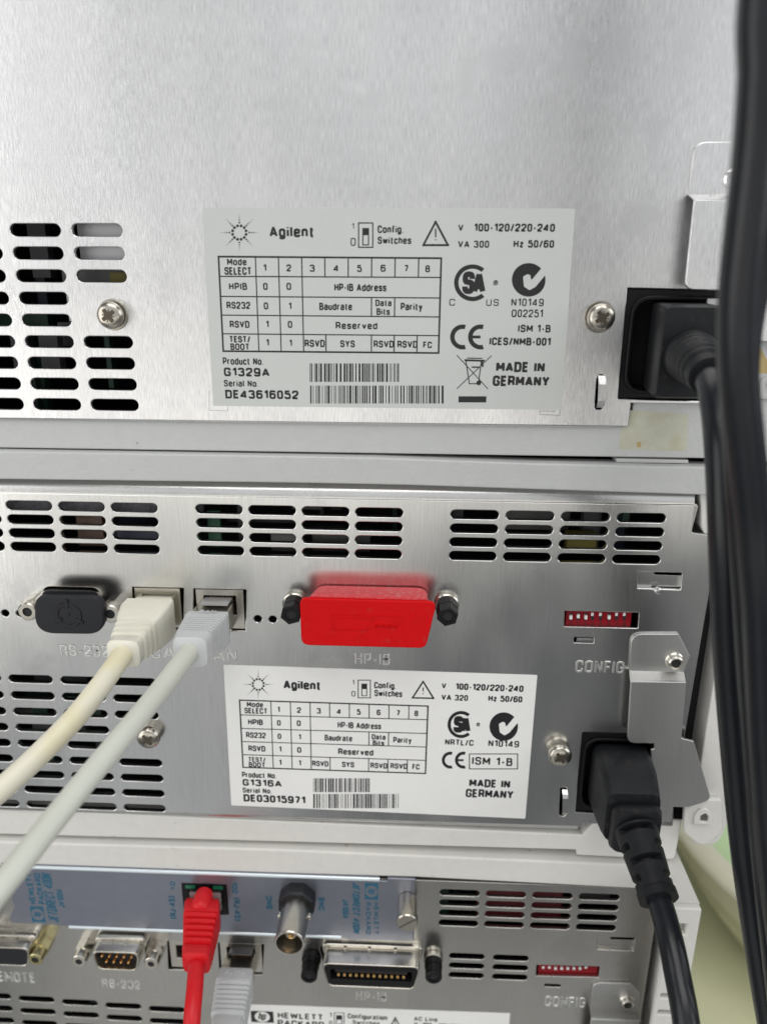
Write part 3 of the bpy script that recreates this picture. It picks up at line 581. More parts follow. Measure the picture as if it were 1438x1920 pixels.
# connector shells under the caps, with their posts
sh = plate('serial_socket', NICK, mid_mod, pxpoly([(76, 1104), (196, 1106), (188, 1158), (84, 1157)], 0, 3.5), -2, 5.0, bevel=.3)
jackpost(mid_mod, (70, 1131), 6.5, 3.3, NICK, 4.0, hole=.5, r2=3.1); jackpost(mid_mod, (222, 1134), 6.8, 3.3, NICK, 4.2, hole=.5, r2=3.1)
sh2 = plate('parallel_socket', NICK, mid_mod, pxpoly([(596, 1108), (795, 1112), (783, 1166), (606, 1164)], 0, 2), -2, 5, bevel=.3)
jackpost(mid_mod, (554, 1129), 9.5, 3.3, BLK, 5.5, ringm=NICK, hole=.55, r2=3.35); jackpost(mid_mod, (837, 1131), 9.8, 3.3, BLK, 5.5, ringm=NICK, hole=.55, r2=3.35)
# insides
boxo('circuit_board', PCB, mid_mod, up(380, 1010)[0], up(380, 1040)[1], up(400, 960)[0], up(400, 972)[1], -9, -7)
boxo('coil', BRN, mid_mod, up(130, 1040)[0], up(130, 1040)[1], up(170, 968)[0], up(170, 966)[1], -12, -8)
boxo('coil', YCAP, mid_mod, up(1070, 1055)[0], up(1070, 1055)[1], up(1130, 1020)[0], up(1130, 1020)[1], -12, -8)
boxo('grey_foam', mat('grey_foam', (0.10, 0.10, 0.11), .9, noise=.3, nscale=(900, 900, 900)), mid_mod, XL + 10, up(0, 962)[1], up(420, 958)[0] - 8, up(0, 935)[1], -7, -4)

# =================================================================== INSTRUMENT 3 (bottom)
low_mod = empty('instrument_module', (0, 0, -330), 'bottom instrument with interface card, rows of connectors and cut-off white label', 'lab instrument')
k8 = 2.185; k6 = 2.876
def z8(x, y): return (780 + x / k8, 1560 + y / k8)
def z6(x, y): return (x / k6, 1560 + y / k6)
G31 = (z8(178, 250), z8(750, 267), z8(173, 374), 4, 4, 14.4, 2.9, ())
G32 = (z8(208, 510), z8(388, 517), z8(205, 588), 2, 3, 13.2, 2.8, ())
G33 = ((z6(-35, 884)), (z6(901, 957)), (z6(-5, 1078)), 5, 4, 14.2, 2.9, ())
z3t = up(600, 1644)[1]; XR3 = up(1226, 1743)[0]
dip3 = pxpoly([z8(493, 545), z8(752, 552), z8(746, 596), z8(490, 590)], 0, .3)
lock3 = pxpoly([z8(742, 430), z8(895, 434), z8(888, 488), z8(740, 482)], 0, .3)
inl_lamp = pxpoly([z8(527, 622), z8(592, 625), z8(590, 637), z8(526, 634)], 0, .2)
r3a = [(314, 1765), (398, 1768), (394, 1820), (316, 1818)]; r3b = [(409, 1768), (495, 1771), (492, 1828), (412, 1826)]
panel3 = plate('back_panel', M3, low_mod, [(XL + 3, -330), (XR3, -330), (XR3, z3t), (XL + 3, z3t)], -1.5, 0, vents([G31, G32, G33]) + [dip3, lock3, inl_lamp, pxpoly(r3a, 0, .3), pxpoly(r3b, 0, .3),
               pxpoly([(598, 1772), (780, 1778), (768, 1820), (610, 1817)], 0, 2), pxpoly([(180, 1750), (262, 1752), (258, 1795), (186, 1794)], 0, 2)], bevel=.24)
plate('top_rail', PL2, low_mod, [(XL, up(0, 1628, 1)[1]), up(780, 1645, .3), up(1226, 1668, .3), up(1268, 1672, .3), up(1268, 1625, .3), (up(1085, 1617, .3)), up(500, 1592, .3), (XL, up(0, 1579, .3)[1])], -12, .4, bevel=.7)
# deep corner post
xa, xb = up(1240, 1800, 19)[0], up(1316, 1705, 19)[0]; zt = up(1300, 1704, 19)[1]
pw = 19
notch = [rect(up(1272, 1750, pw)[0], up(1280, 1753, pw)[1], up(1286, 1745, pw)[0], up(1280, 1733, pw)[1])]
louv = []
for k in range(4):
    zz = up(1240, 1868 + k * 31, pw)[1]; louv.append(rect(xa + 1.6, zz - 1.0, xb - 4, zz + 1.0, .3))
plate('corner_post', PL2, low_mod, rp([(xa, -330), (xb, -330), (xb, zt), (xa, zt)], [0, 0, 1.2, .5]), 16.5, pw, notch + louv, bevel=.6, bres=3)
boxo('post_side', PL2, low_mod, xb - 3, -330, xb - .05, zt - .05, -120, 16.6)
boxo('post_top', PL2, low_mod, xa + .3, zt - 2.0, xb - 3.01, zt - .05, -120, 16.6)
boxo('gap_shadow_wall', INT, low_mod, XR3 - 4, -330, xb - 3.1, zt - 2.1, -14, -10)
housing(low_mod, up(700, 1600, 0)[1], -332, up(1268, 1625)[0], PL2, -12.2)
# switch bank
d3 = boxo('config_switch', DIPR, low_mod, *up(*z8(496, 590), -2), *up(*z8(742, 549), -2), -6, -1.6)
for i in range(8):
    px, py = z8(520 + i * 25, 551); 
    boxo('switch_lever', WHT, d3, *up(px - 2.6, py + 3.5, -1.5), *up(px + 2.6, py, -1.5), -1.6, -.9 if 2 <= i < 7 else -1.4)
plate('locking_plate', M3, low_mod, pxpoly([z8(735, 424), z8(794, 425), z8(797, 440), z8(905, 443), z8(903, 478), z8(800, 475), z8(790, 482), z8(788, 495), z8(735, 494)], -1.2, .1), -1.8, -1.2, bevel=.08)
emboss(low_mod, 'REMOTE', -18, 67, 1823, 1841, M3); emboss(low_mod, 'RS-232', 192, 264, 1837, 1853, M3); emboss(low_mod, 'HP-IB', 667, 726, 1860, 1876, M3); emboss(low_mod, 'CONFIG', 1020, 1098, 1869, 1888, M3)
jack(low_mod, 315, 1766, 396, 1819); jack(low_mod, 410, 1769, 494, 1827)
# clamp bracket of instrument 3 (lower right)
b3 = plate('clamp_bracket', MB, low_mod, rp([up(*z8(712, 740), 1), up(*z8(722, 618), 1), up(*z8(880, 622), 1), up(*z8(915, 665), 1), up(*z8(905, 742), 1)], [0, 3.4, .5, .5, 0]), .05, 1.0, bevel=.22)
step_plate('bracket_step', MB, b3, up(*z8(712, 740), 1)[0], up(*z8(718, 765), 6)[0], up(*z8(905, 742), 1)[0], up(*z8(712, 739), 1)[1] + .1, 1.0, up(*z8(712, 768), 6)[1], 6)
plate('bracket_front', MB, b3, [up(*z8(716, 767), 6), up(*z8(912, 775), 6), (up(*z8(905, 775), 6)[0], -320), (up(*z8(718, 775), 6)[0], -320)], 5, 6.02, bevel=.25)
turn('rivet_nut', NICK, b3, up(*z8(862, 690), 1), [(2.9, 1.0), (2.9, 1.4), (2.5, 1.8), (2.3, 3.0), (1.9, 3.3), (1.45, 3.2), (1.3, 1.2)], 30)
turn('nut_bore', INT, b3, up(*z8(862, 690), 1), [(1.42, 1.3), (1.42, 2.6)], 20)
boxo('inner_board', DRED, low_mod, up(*z8(250, 400))[0], up(*z8(250, 420))[1], up(*z8(620, 240))[0], up(*z8(620, 240))[1], -8, -6.5)
# nine-pin serial plug, fifteen-hole remote socket
def dshell(name, parent, px, py, hw, hh, w, male, cols, flange=True, mt=NICK):
    c = up(px, py); 
    def D(s, dz=0): return rp([(c[0] - hw * s, c[1] + hh * s), (c[0] + hw * s, c[1] + hh * s), (c[0] + hw * s - hh * .32, c[1] - hh * s), (c[0] - hw * s + hh * .32, c[1] - hh * s)], hh * .5, 5)
    def Dh(k): return rp([(c[0] - hw + k, c[1] + hh - k), (c[0] + hw - k, c[1] + hh - k), (c[0] + hw - k - hh * .32, c[1] - hh + k), (c[0] - hw + k + hh * .32, c[1] - hh + k)], hh * .5, 5)
    o = plate(name, mt, parent, Dh(-1.0), -1, w * .42, bevel=.6)
    plate('shell', mt, o, Dh(0), w * .40, w, [Dh(.75)], bevel=.3)
    ins = plate('insulator', CAPB if not male else INT, o, Dh(.7), w * .40, w - (.25 if not male else 4.2), bevel=.05)
    for row, n in ((0, cols), (1, cols - 1)):
        for i in range(n):
            x = c[0] + (i - (n - 1) / 2) * 2.76; z = c[1] + (1.4 if row == 0 else -1.3)
            if male: turn('contact_pin', GOLD, o, (x, z), [(.5, w - 4.4), (.5, w - .9), (.25, w - .5)], 10)
            else: turn('contact_hole', INT, o, (x, z), [(.62, w - .4), (.62, w - .2)], 12)
    for dx in (-.28, .3):
        boxo('shell_dimple', mt, o, c[0] + dx * hw - .6, c[1] + hh - .2, c[0] + dx * hw + .6, c[1] + hh + .25, w * .45, w * .6)
    return o
dshell('serial_plug', low_mod, 234, 1766, 9.0, 4.6, 8.6, True, 5)
jackpost(low_mod, (164, 1771), 7.6, 3.2, NICK, 4.2, hole=.45, r2=2.8); jackpost(low_mod, (296, 1775), 7.6, 3.2, NICK, 4.2, hole=.45, r2=2.8)
dshell('remote_socket', low_mod, 32, 1762, 9.2, 4.6, 7.6, False, 5)
jackpost(low_mod, (85, 1766), 8.0, 3.1, BRASS, 4.2, hole=.5, r2=2.7)
# parallel (24 way) socket
def gpib():
    c = up(698, 1790); hw, hh, w = 18.0, 5.6, 9.4
    def Dh(k): return rp([(c[0] - hw + k, c[1] + hh - k), (c[0] + hw - k, c[1] + hh - k), (c[0] + hw - k - 2.2, c[1] - hh + k), (c[0] - hw + k + 2.2, c[1] - hh + k)], 2.2, 5)
    o = plate('parallel_socket', NICK, low_mod, Dh(-1.1), -1, 2.2, bevel=.5)
    plate('shell', NICK, o, Dh(0), 2.0, w, [Dh(.6)], bevel=.3)
    plate('insulator', BLK, o, Dh(.65), 2.0, w - .5, [rect(c[0] - hw + 3.2, c[1] - 2.5, c[0] + hw - 3.2, c[1] + 2.3, .4)], bevel=.15)
    boxo('insulator_floor', INT, o, c[0] - hw + 3, c[1] - 2.6, c[0] + hw - 3, c[1] + 2.4, 1.8, 4)
    boxo('centre_tongue', INT, o, c[0] - 13.2, c[1] - .2, c[0] + 13.2, c[1] + 1.5, 3.9, w - 1.6)
    for i in range(12):
        x = c[0] + (i - 5.5) * 2.16
        me = joined([box(x - .46, c[1] - 1.5, x + .46, c[1] - .25, 4, w - 1.1)]); link('contact', tidy(me), GOLD, o, 0)
    for i in (-.55, -.05, .48): boxo('shell_dimple', NICK, o, c[0] + i * hw - .5, c[1] + hh + .2, c[0] + i * hw + .5, c[1] + hh + .7, 2.2, 3.2)
gpib()
jackpost(low_mod, (585, 1794), 8.8, 3.1, BLK, 4.5, ringm=BLK, hole=.55, r2=3.05, round_post=True); jackpost(low_mod, (812, 1795), 8.8, 3.1, BLK, 4.5, ringm=NICK, hole=.55, r2=3.05, round_post=True)

# =================================================================== INTERFACE CARD in instrument 3
wc = 1.3
card = empty('interface_card', Q(420, 1700, 0), 'bluish zinc interface card with teal print, network socket and BNC stub above the connectors', 'interface card')
co = rp([up(14, 1730, wc), up(128, 1737, wc), up(132, 1742, wc), up(640, 1758, wc), up(655, 1762, wc), up(776, 1765, wc), up(779, 1649, wc), up(727, 1647, wc), up(725, 1652.5, wc), up(712, 1652, wc), up(711, 1646, wc), up(60, 1623, wc), up(2, 1621, wc), up(28, 1700, wc)],
        [2, 0, 0, 0, 0, .3, .3, 0, .6, .6, 0, .3, 0, 2])
jx0, jz1 = up(341, 1656, wc); jx1, jz0 = up(429, 1716, wc)
fp = plate('faceplate', CARD, card, co, .1, wc, [rect(jx0, jz0, jx1, jz1, .2)], bevel=.3, bres=3)
zb = up(400, 1751, wc + 1)[1]; zt3 = up(400, 1636, wc)[1]
def strip(name, x0, x1, z, r, mt, parent, w):
    V = []; n = 10
    for i in range(n + 1):
        a = PI * i / n
        for x in (x0, x1): V.append((x, -(w + r * math.sin(a) * .8), z + r * math.cos(a)))
    return link(name, tidy(mesh(V, [(2 * i, 2 * i + 1, 2 * i + 3, 2 * i + 2) for i in range(n)])), mt, parent, 60)
BZ = mat('zinc_highlight_edge', (0.72, 0.80, 0.84), 0.3, .6)  # paler than the card: the flange highlight is put into the colour
strip('bottom_flange', up(131, 1742, wc)[0], up(640, 1758, wc)[0], zb - .5, .75, BZ, card, wc - .2)
strip('top_flange', up(10, 1622, wc)[0], up(712, 1649, wc)[0], zt3 - .6, .8, BZ, card, wc - .2)
ns = plate('network_socket', BLK, card, rect(jx0 + .2, jz0 + .2, jx1 - .2, jz1 - .2, .2), -10, 1.0, [rect(jx0 + 2.2, jz0 + 1.2, jx1 - 2.2, jz1 - 3.2, .2)], bevel=.15)
boxo('socket_cavity', INT, ns, jx0 + 1, jz0 + 1, jx1 - 1, jz1 - 1, -11, -9.5)
LEDG = mat('green_lens', (0.01, 0.12, 0.06), .2)
for xx in (jx0 + 1.2, jx1 - 5.0): boxo('status_light', LEDG, ns, xx, jz1 - 2.4, xx + 3.6, jz1 - 1.0, .9, 1.25)
# BNC stub
bc = up(560, 1676, 0); 
def bcf(w): return (bc[0], bc[1])
bn = turn('bnc_stub', NICK, card, bc, [(5.0, 6), (5.1, 6.2), (5.1, 20.4), (5.3, 21.1), (5.05, 21.5), (4.5, 21.5), (4.3, 20.7), (4.3, 9.5)], 40)
link('mounting_collar', tidy(joined([loft([ring2(rp(circ(bc, 6.9, 8, PI / 8), 1.6, 3), w) for w in (1.35, 5.6)] + [ring2(rp(circ(bc, 6.3, 8, PI / 8), 1.6, 3), 6.3)])])), CAPB, bn, 30)
turn('dielectric', mat('ivory_insulator', (0.35, 0.30, 0.22), .5), bn, bc, [(4.2, 9.6), (1.8, 9.7), (1.7, 18.0), (.8, 18.0)], 28)
turn('centre_contact', GOLD, bn, bc, [(.85, 12), (.85, 18.7), (.5, 18.8)], 16)
for sx in (-1, 1): turn('lock_pin', NICK, bn, (bc[0] + sx * 5.2, bc[1]), [(.7, 9), (.9, 9.2), (.9, 10.6), (.7, 10.8)], 12)
# thumbscrew
tc = up(764, 1686, 1.3)
ts = turn('thumbscrew', STEEL, card, tc, [(3.2, 1.4), (3.4, 1.6), (3.4, 9.0), (3.75, 9.4), (3.75, 11.6), (3.4, 12.0), (.5, 12.0)], 40)
pl = math.radians(35)
V = [];
for s, t in ((-1, -1), (1, -1), (1, 1), (-1, 1)): V.append((tc[0] + s * 3.4 * math.cos(pl) - t * .45 * math.sin(pl), tc[1] + s * 3.4 * math.sin(pl) + t * .45 * math.cos(pl)))
plate('drive_slot', mat('slot_shade', (0.25, 0.23, 0.2), .4, 1.0), ts, V, 11.5, 12.03, bevel=0)
cs = Sheet(0, 0, 1.0, wc + .02, 0.0, fp, CYAN)
def hp_logo(sh, x0, x1, y0, y1, rot, face, ink):
    """rounded tile with a pale disc and the two italic letters"""
    cx, cy = (x0 + x1) / 2, (y0 + y1) / 2; c = sh.p(cx, cy); wd = vec_len(sh.p(x0, cy), sh.p(x1, cy)); h = vec_len(sh.p(cx, y0), sh.p(cx, y1))
    a = rp([(c[0] - wd / 2, c[1] - h / 2), (c[0] + wd / 2, c[1] - h / 2), (c[0] + wd / 2, c[1] + h / 2), (c[0] - wd / 2, c[1] + h / 2)], .3)
    t = link('logo_tile', curve_mesh([a], sh.w - .005, sh.w + .005), ink, sh.parent, 0)
    rx, rz = (wd * .36, h * .42)
    if abs(rot) > .5: rx, rz = wd * .42, h * .36
    else: rx = rz = min(wd, h) * .46
    e = [(c[0] + rx * 1.1 * math.cos(q), c[1] + rz * math.sin(q)) for q in [2 * PI * i / 28 for i in range(28)]]
    link('logo_disc', curve_mesh([e], sh.w + .015, sh.w + .02), face, sh.parent, 0)
    m_ = min(rx, rz); put_text('logo_letters', 'hp', ink, sh.parent, c, m_ * 1.25, m_ * 1.75, sh.w + .035, rot, -.01, .35)
R90 = PI / 2
cs.t('HEWLETT', 52, 64, 1638, 1695, .035, 0, R90); cs.t('PACKARD', 69, 81, 1638, 1695, .035, 0, R90); cs.t('JETDIRECT 400N', 85, 104, 1637, 1730, .03, .35, R90); cs.t('J4100A', 108, 120, 1668, 1702, .04, .2, R90)
hp_logo(cs, 59, 84, 1700, 1729, R90, CARD, CYAN)
cs.t('10', 320, 329, 1653, 1669, .035, 0, R90); cs.t('(RJ-45)', 317, 331, 1680, 1723, .035, 0, R90)
cs.t('100', 435, 446, 1654, 1675, .035, 0, -R90); cs.t('(RJ-45)', 438, 452, 1683, 1727, .035, 0, -R90)
cs.t('BNC', 499, 511, 1680, 1704, .045, 0, R90); cs.t('BNC', 597, 609, 1683, 1707, .045, 0, -R90)
cs.t('J4100A', 642, 654, 1686, 1722, .04, .2, -R90); cs.t('JETDIRECT 400N', 661, 675, 1655, 1752, .03, .35, -R90)
cs.t('HEWLETT', 701, 710, 1692, 1752, .035, 0, -R90); cs.t('PACKARD', 686, 695, 1692, 1752, .035, 0, -R90); hp_logo(cs, 684, 709, 1656, 1687, -R90, CARD, CYAN)

# =================================================================== RATING LABELS (stuck on, so parts of their instruments)
def bars(sh, x0, x1, y0, y1, seed, n):
    rnd = random.Random(seed); ws = [rnd.choice((1, 1, 2, 3)) for _ in range(n)]; tot = sum(ws); x = x0; parts = []
    for i, wv in enumerate(ws):
        nx = x + (x1 - x0) * wv / tot
        if i % 2 == 0: 
            sk = (y1 - y0) * 0.01
            parts.append(sh.poly([(x, y1), (nx, y1), (nx, y0), (x, y0)]))
        x = nx
    sh.add('barcode', parts)
def burst(sh, cx, cy, s):
    parts = []
    for i in range(12):
        a = 2 * PI * i / 12 + PI / 12; parts.append(sh.disc((cx + 26 * s * math.cos(a), cy - 26 * s * math.sin(a)), 5.6 * s, 10))
    for i in range(8):
        a = 2 * PI * i / 8
        for r, q in ((37, 3.6), (46, 2.8), (54, 2.2), (62, 1.6), (69, 1.2)): parts.append(sh.disc((cx + r * s * math.cos(a), cy - r * s * math.sin(a)), q * s, 8))
    sh.add('burst_logo', parts)
def table(sh, L, Rr, th=.33, tk=.5):
    fr = (0, .167, .271, .376, .480, .585, .690, .795, .900, 1)
    A = [Vector(sh.p(*q)) for q in L]; B = [Vector(sh.p(*q)) for q in Rr]
    g = lambda i, r: A[r].lerp(B[r], fr[i]); P = []
    for r in range(6): P.append(sh.segm(g(0, r), g(9, r), tk if r in (0, 5) else th))
    for i, a, b in [(0, 0, 5), (9, 0, 5), (1, 0, 5), (2, 0, 5), (3, 0, 5)] + [(i, 0, 1) for i in range(4, 9)] + [(6, 2, 3), (7, 2, 3), (4, 4, 5), (6, 4, 5), (7, 4, 5), (8, 4, 5)]:
        P.append(sh.segm(g(i, a), g(i, b), tk if i in (0, 9) else th))
    # stack crossing strokes a hair apart so that none share a plane
    for n, (v, f) in enumerate(P): P[n] = ([(x, y - n * .0006, z) for x, y, z in v], f)
    sh.add('table_grid', P)
def rect_line(sh, x0, y0, x1, y1, t):
    a = [Vector(sh.p(*q)) for q in ((x0, y0), (x1, y0), (x1, y1), (x0, y1))]; out = []
    for i in range(4):
        v, f = sh.segm(a[i], a[(i + 1) % 4], t); out.append(([(x, y - i * .0006, z) for x, y, z in v], f))
    return out
def over(parts, s=.0008): return [([(x, y - i * s, z) for x, y, z in v], f) for i, (v, f) in enumerate(parts)]
def ce_mark(sh, cx, cx2, cy, r):
    P = [sh.arc((cx, cy), r, r * .64, 75, 285), sh.arc((cx2, cy), r, r * .64, 75, 285)]
    P += over([sh.seg((cx2 - r * .8, cy), (cx2 - r * .12, cy), .8)], 0); P[-1] = ([(x, y - .002, z) for x, y, z in P[-1][0]], P[-1][1]); sh.add('conformity_mark', P)
def ctick(sh, cx, cy, r, face):
    sh.add('tick_mark_disc', [sh.disc((cx, cy), r, 36)])
    q = [(-.34, -.20), (-.06, -.34), (.10, -.28), (.14, .05), (.78, -.72), (1.08, -.40), (.40, .42), (.05, .62), (-.28, .40)]
    pts = [sh.p(cx + a * r, cy + b * r) for a, b in q]
    link('tick', curve_mesh([rp(pts, .5)], sh.w + .012, sh.w + .02), face, sh.parent, 0)
def csa(sh, cx, cy, r, sub):
    P = [sh.arc((cx, cy), r, r * .76, 50, 310, 40)]
    sh.add('approval_ring', P); sh.t('SA', cx - r * .55, cx + r * .72, cy - r * .62, cy + r * .62, .046, 0, gap=.2)
    sh.t('*', cx + r * 1.12, cx + r * 1.38, cy - r * .14, cy + r * .14, 0.0)
def warn(sh, a, b, c):
    P = [sh.seg(a, b, .55), sh.seg(b, c, .55), sh.seg(c, a, .55), sh.seg((a[0], a[1] + 28), (a[0], b[1] - 32), .38), sh.disc((a[0], b[1] - 20), 2.6)]
    sh.add('warning_triangle', over(P))
def switch_icon(sh, x0, y0, x1, y1, ix0, iy0, ix1, iy1, f):
    P = rect_line(sh, x0, y0, x1, y1, .32) + rect_line(sh, ix0, iy0, ix1, iy1, .3) + [sh.poly([(ix0, iy0 + f), (ix1, iy0 + f), (ix1, iy0), (ix0, iy0)])]
    sh.add('switch_symbol', over(P))

# ---- grey label on the top instrument
T1 = .12
lab1 = plate('rating_label', LAB1, top_mod, pxpoly([(379, 389), (1078, 391), (1052, 768.5), (400, 761)], T1, .5), .01, T1, bevel=.02)
lab1['label'] = 'silver grey rating label with black printing'
s1 = Sheet(370, 370, 1.9972, T1 + .012, 0.0, lab1, INK)
burst(s1, 158, 132, 1.0)
for a in [('Agilent', 270, 438, 107, 158, .025), ('1', 578, 587, 97, 118, -.005), ('0', 574, 593, 152, 182, -.01), ('Config.', 675, 772, 105, 140), ('Switches', 675, 801, 147, 175), ('V', 976, 996, 100, 127), ('100-120/220-240', 1035, 1338, 97, 130),
          ('VA 300', 975, 1092, 162, 189), ('Hz 50/60', 1183, 1335, 159, 190), ('Mode', 112, 185, 228, 255), ('SELECT', 102, 204, 261, 291), ('1', 247, 259, 251, 277), ('2', 334, 352, 251, 278), ('3', 421, 440, 252, 279), ('4', 510, 530, 252, 279),
          ('5', 598, 616, 253, 280), ('6', 686, 705, 252, 279), ('7', 774, 791, 253, 279), ('8', 853, 871, 254, 281), ('HPIB', 119, 187, 320, 347), ('0', 247, 264, 320, 347), ('0', 334, 352, 320, 347), ('HP-IB Address', 513, 708, 323, 352),
          ('RS232', 110, 199, 391, 418), ('0', 249, 266, 393, 420), ('1', 342, 353, 394, 420), ('Baudrate', 457, 580, 395, 423), ('Data', 667, 727, 383, 408), ('Bits', 671, 721, 415, 441), ('Parity', 761, 843, 395, 429), ('RSVD', 122, 196, 462, 489),
          ('1', 257, 268, 462, 488), ('0', 339, 356, 463, 489), ('Reserved', 518, 674, 467, 494), ('TEST/', 120, 199, 518, 545), ('BOOT', 125, 196, 547, 572), ('1', 258, 269, 531, 557), ('1', 344, 355, 533, 558), ('RSVD', 402, 478, 533, 561),
          ('SYS', 535, 590, 535, 562), ('RSVD', 660, 736, 536, 563), ('RSVD', 749, 824, 537, 564), ('FC', 845, 878, 540, 565), ('Product No.', 96, 248, 600, 628, .012), ('G1329A', 100, 271, 638, 671, .03), ('Serial No.', 100, 229, 684, 710, .012),
          ('DE43616052', 105, 379, 722, 755, .03), ('C', 943, 965, 380, 406, -.005), ('US', 1081, 1128, 381, 407, -.005), ('N10149', 1175, 1296, 379, 408, 0), ('Q02251', 1176, 1293, 420, 450, 0), ('ISM 1-B', 1200, 1322, 477, 506),
          ('ICES/NMB-001', 1093, 1322, 524, 556), ('MADE IN', 1118, 1300, 616, 655, .035), ('GERMANY', 1105, 1318, 668, 708, .035)]:
    s1.t(a[0], *a[1:5], bold=a[5] if len(a) > 5 else .02)
table(s1, [(80, 222), (83, 296), (87, 371), (90, 441), (95, 511), (98, 576)], [(913, 228), (911, 300), (909, 377), (907, 448), (905, 518), (903, 583)])
switch_icon(s1, 604, 96, 657, 187, 620, 117, 641, 178, 25); warn(s1, (892, 92), (938, 179), (846, 179))
csa(s1, 1030, 320, 69, 0); ctick(s1, 1240, 309, 63, LAB1); ce_mark(s1, 993, 1060, 523, 47)
bars(s1, 421, 755, 622, 691, 3, 75); bars(s1, 423, 922, 705, 772, 5, 113)
P = [s1.seg((972, 592), (1087, 717), .25), s1.seg((1100, 594), (972, 716), .25), s1.seg((1005, 612), (1018, 698), .3), s1.seg((1063, 612), (1052, 698), .3), s1.seg((1018, 698), (1052, 698), .3), s1.seg((1003, 610), (1072, 612), .55),
     s1.seg((1012, 602), (1064, 603), .3), s1.seg((1029, 636), (1052, 636), .4), s1.disc((1053, 695), 9), s1.seg((1066, 612), (1068, 632), .5)]
s1.add('bin_symbol', over(P)); s1.add('black_bar', [s1.poly([(977, 768), (1081, 768), (1082, 745), (978, 745)])])
# cut marks scribed near the label's corners
s1b = Sheet(370, 370, 1.9972, .015, 0, top_mod, mat('scribed_line', (0.30, 0.30, 0.30), .5, .6))
s1b.add('scribed_corner', over([s1b.seg((45, 725), (45, 797), .12), s1b.seg((45, 797), (115, 800), .12), s1b.seg((115, 800), (115, 783), .12)])); s1b.add('scribed_corner', over([s1b.seg((1362, 745), (1355, 817), .16), s1b.seg((1355, 817), (1281, 813), .16), s1b.seg((1281, 813), (1283, 800), .16), s1b.seg((1283, 800), (1340, 801), .16)]))

# ---- white label on the middle instrument
a2 = math.radians(-.6)
lab2 = plate('rating_label', LAB2, mid_mod, pxpoly([(419.5, 1246.5), (1007, 1266), (984.5, 1535), (434, 1510)], T1, .4), .01, T1, bevel=.02)
lab2['label'] = 'clean white rating label with black printing'
s2 = Sheet(400, 1230, 2.3194, T1 + .012, a2, lab2, INK)
burst(s2, 196, 124, .92)
for a in [('Agilent', 305, 468, 106, 154, .025), ('1', 605, 613, 104, 125, -.005), ('0', 601, 618, 152, 176, -.01), ('Config.', 699, 795, 114, 148), ('Switches', 700, 822, 149, 177), ('V', 992, 1013, 117, 142), ('100-120/220-240', 1052, 1348, 122, 153),
          ('VA 320', 991, 1107, 168, 194), ('Hz 50/60', 1195, 1343, 172, 201), ('Mode', 146, 217, 199, 223), ('SELECT', 136, 236, 226, 251), ('1', 280, 290, 220, 245), ('2', 364, 382, 223, 248), ('3', 450, 468, 226, 251), ('4', 537, 556, 229, 254),
          ('5', 624, 641, 231, 256), ('6', 710, 727, 233, 258), ('7', 796, 812, 235, 260), ('8', 874, 891, 237, 262), ('HPIB', 152, 216, 275, 300), ('0', 277, 294, 279, 303), ('0', 363, 381, 280, 305), ('HP-IB Address', 540, 730, 289, 316),
          ('RS232', 143, 229, 332, 357), ('0', 280, 296, 337, 361), ('1', 371, 382, 340, 364), ('Baudrate', 484, 605, 344, 370), ('Data', 689, 749, 341, 364), ('Bits', 693, 743, 367, 390), ('Parity', 782, 862, 353, 383), ('RSVD', 153, 227, 390, 415),
          ('1', 286, 297, 393, 417), ('0', 365, 383, 396, 421), ('Reserved', 543, 696, 404, 431), ('TEST/', 152, 228, 439, 462), ('BOOT', 155, 227, 462, 484), ('1', 286, 297, 451, 475), ('1', 371, 382, 453, 477), ('RSVD', 430, 501, 456, 480),
          ('SYS', 559, 613, 460, 484), ('RSVD', 683, 757, 465, 489), ('RSVD', 770, 844, 467, 491), ('FC', 865, 897, 470, 494), ('Product No.', 125, 275, 506, 531, .012), ('G1316A', 128, 298, 538, 567, .03), ('Serial No.', 128, 255, 574, 597, .012),
          ('DE03015971', 132, 400, 606, 638, .03), ('NRTL/C', 1007, 1131, 362, 390, .01), ('N10149', 1195, 1329, 367, 396, .01), ('ISM 1-B', 1124, 1300, 441, 476, .01), ('MADE IN', 1112, 1290, 537, 572, .03), ('GERMANY', 1096, 1305, 581, 618, .03)]:
    s2.t(a[0], *a[1:5], bold=a[5] if len(a) > 5 else .02)
table(s2, [(115, 192), (118, 256), (121, 315), (124, 372), (127, 429), (130, 484)], [(933, 218), (931, 277), (929, 337), (927, 396), (924, 454), (922, 511)])
switch_icon(s2, 630, 105, 683, 182, 646, 122, 667, 173, 22); warn(s2, (912, 111), (957, 184), (866, 182))
csa(s2, 1077, 298, 59, 0); ctick(s2, 1262, 307, 62, LAB2); ce_mark(s2, 1030, 1087, 453, 37)
s2.add('box_rule', rect_line(s2, 1113, 426, 1322, 491, .35)); bars(s2, 435, 680, 532, 592, 8, 61); bars(s2, 435, 805, 600, 662, 9, 91)

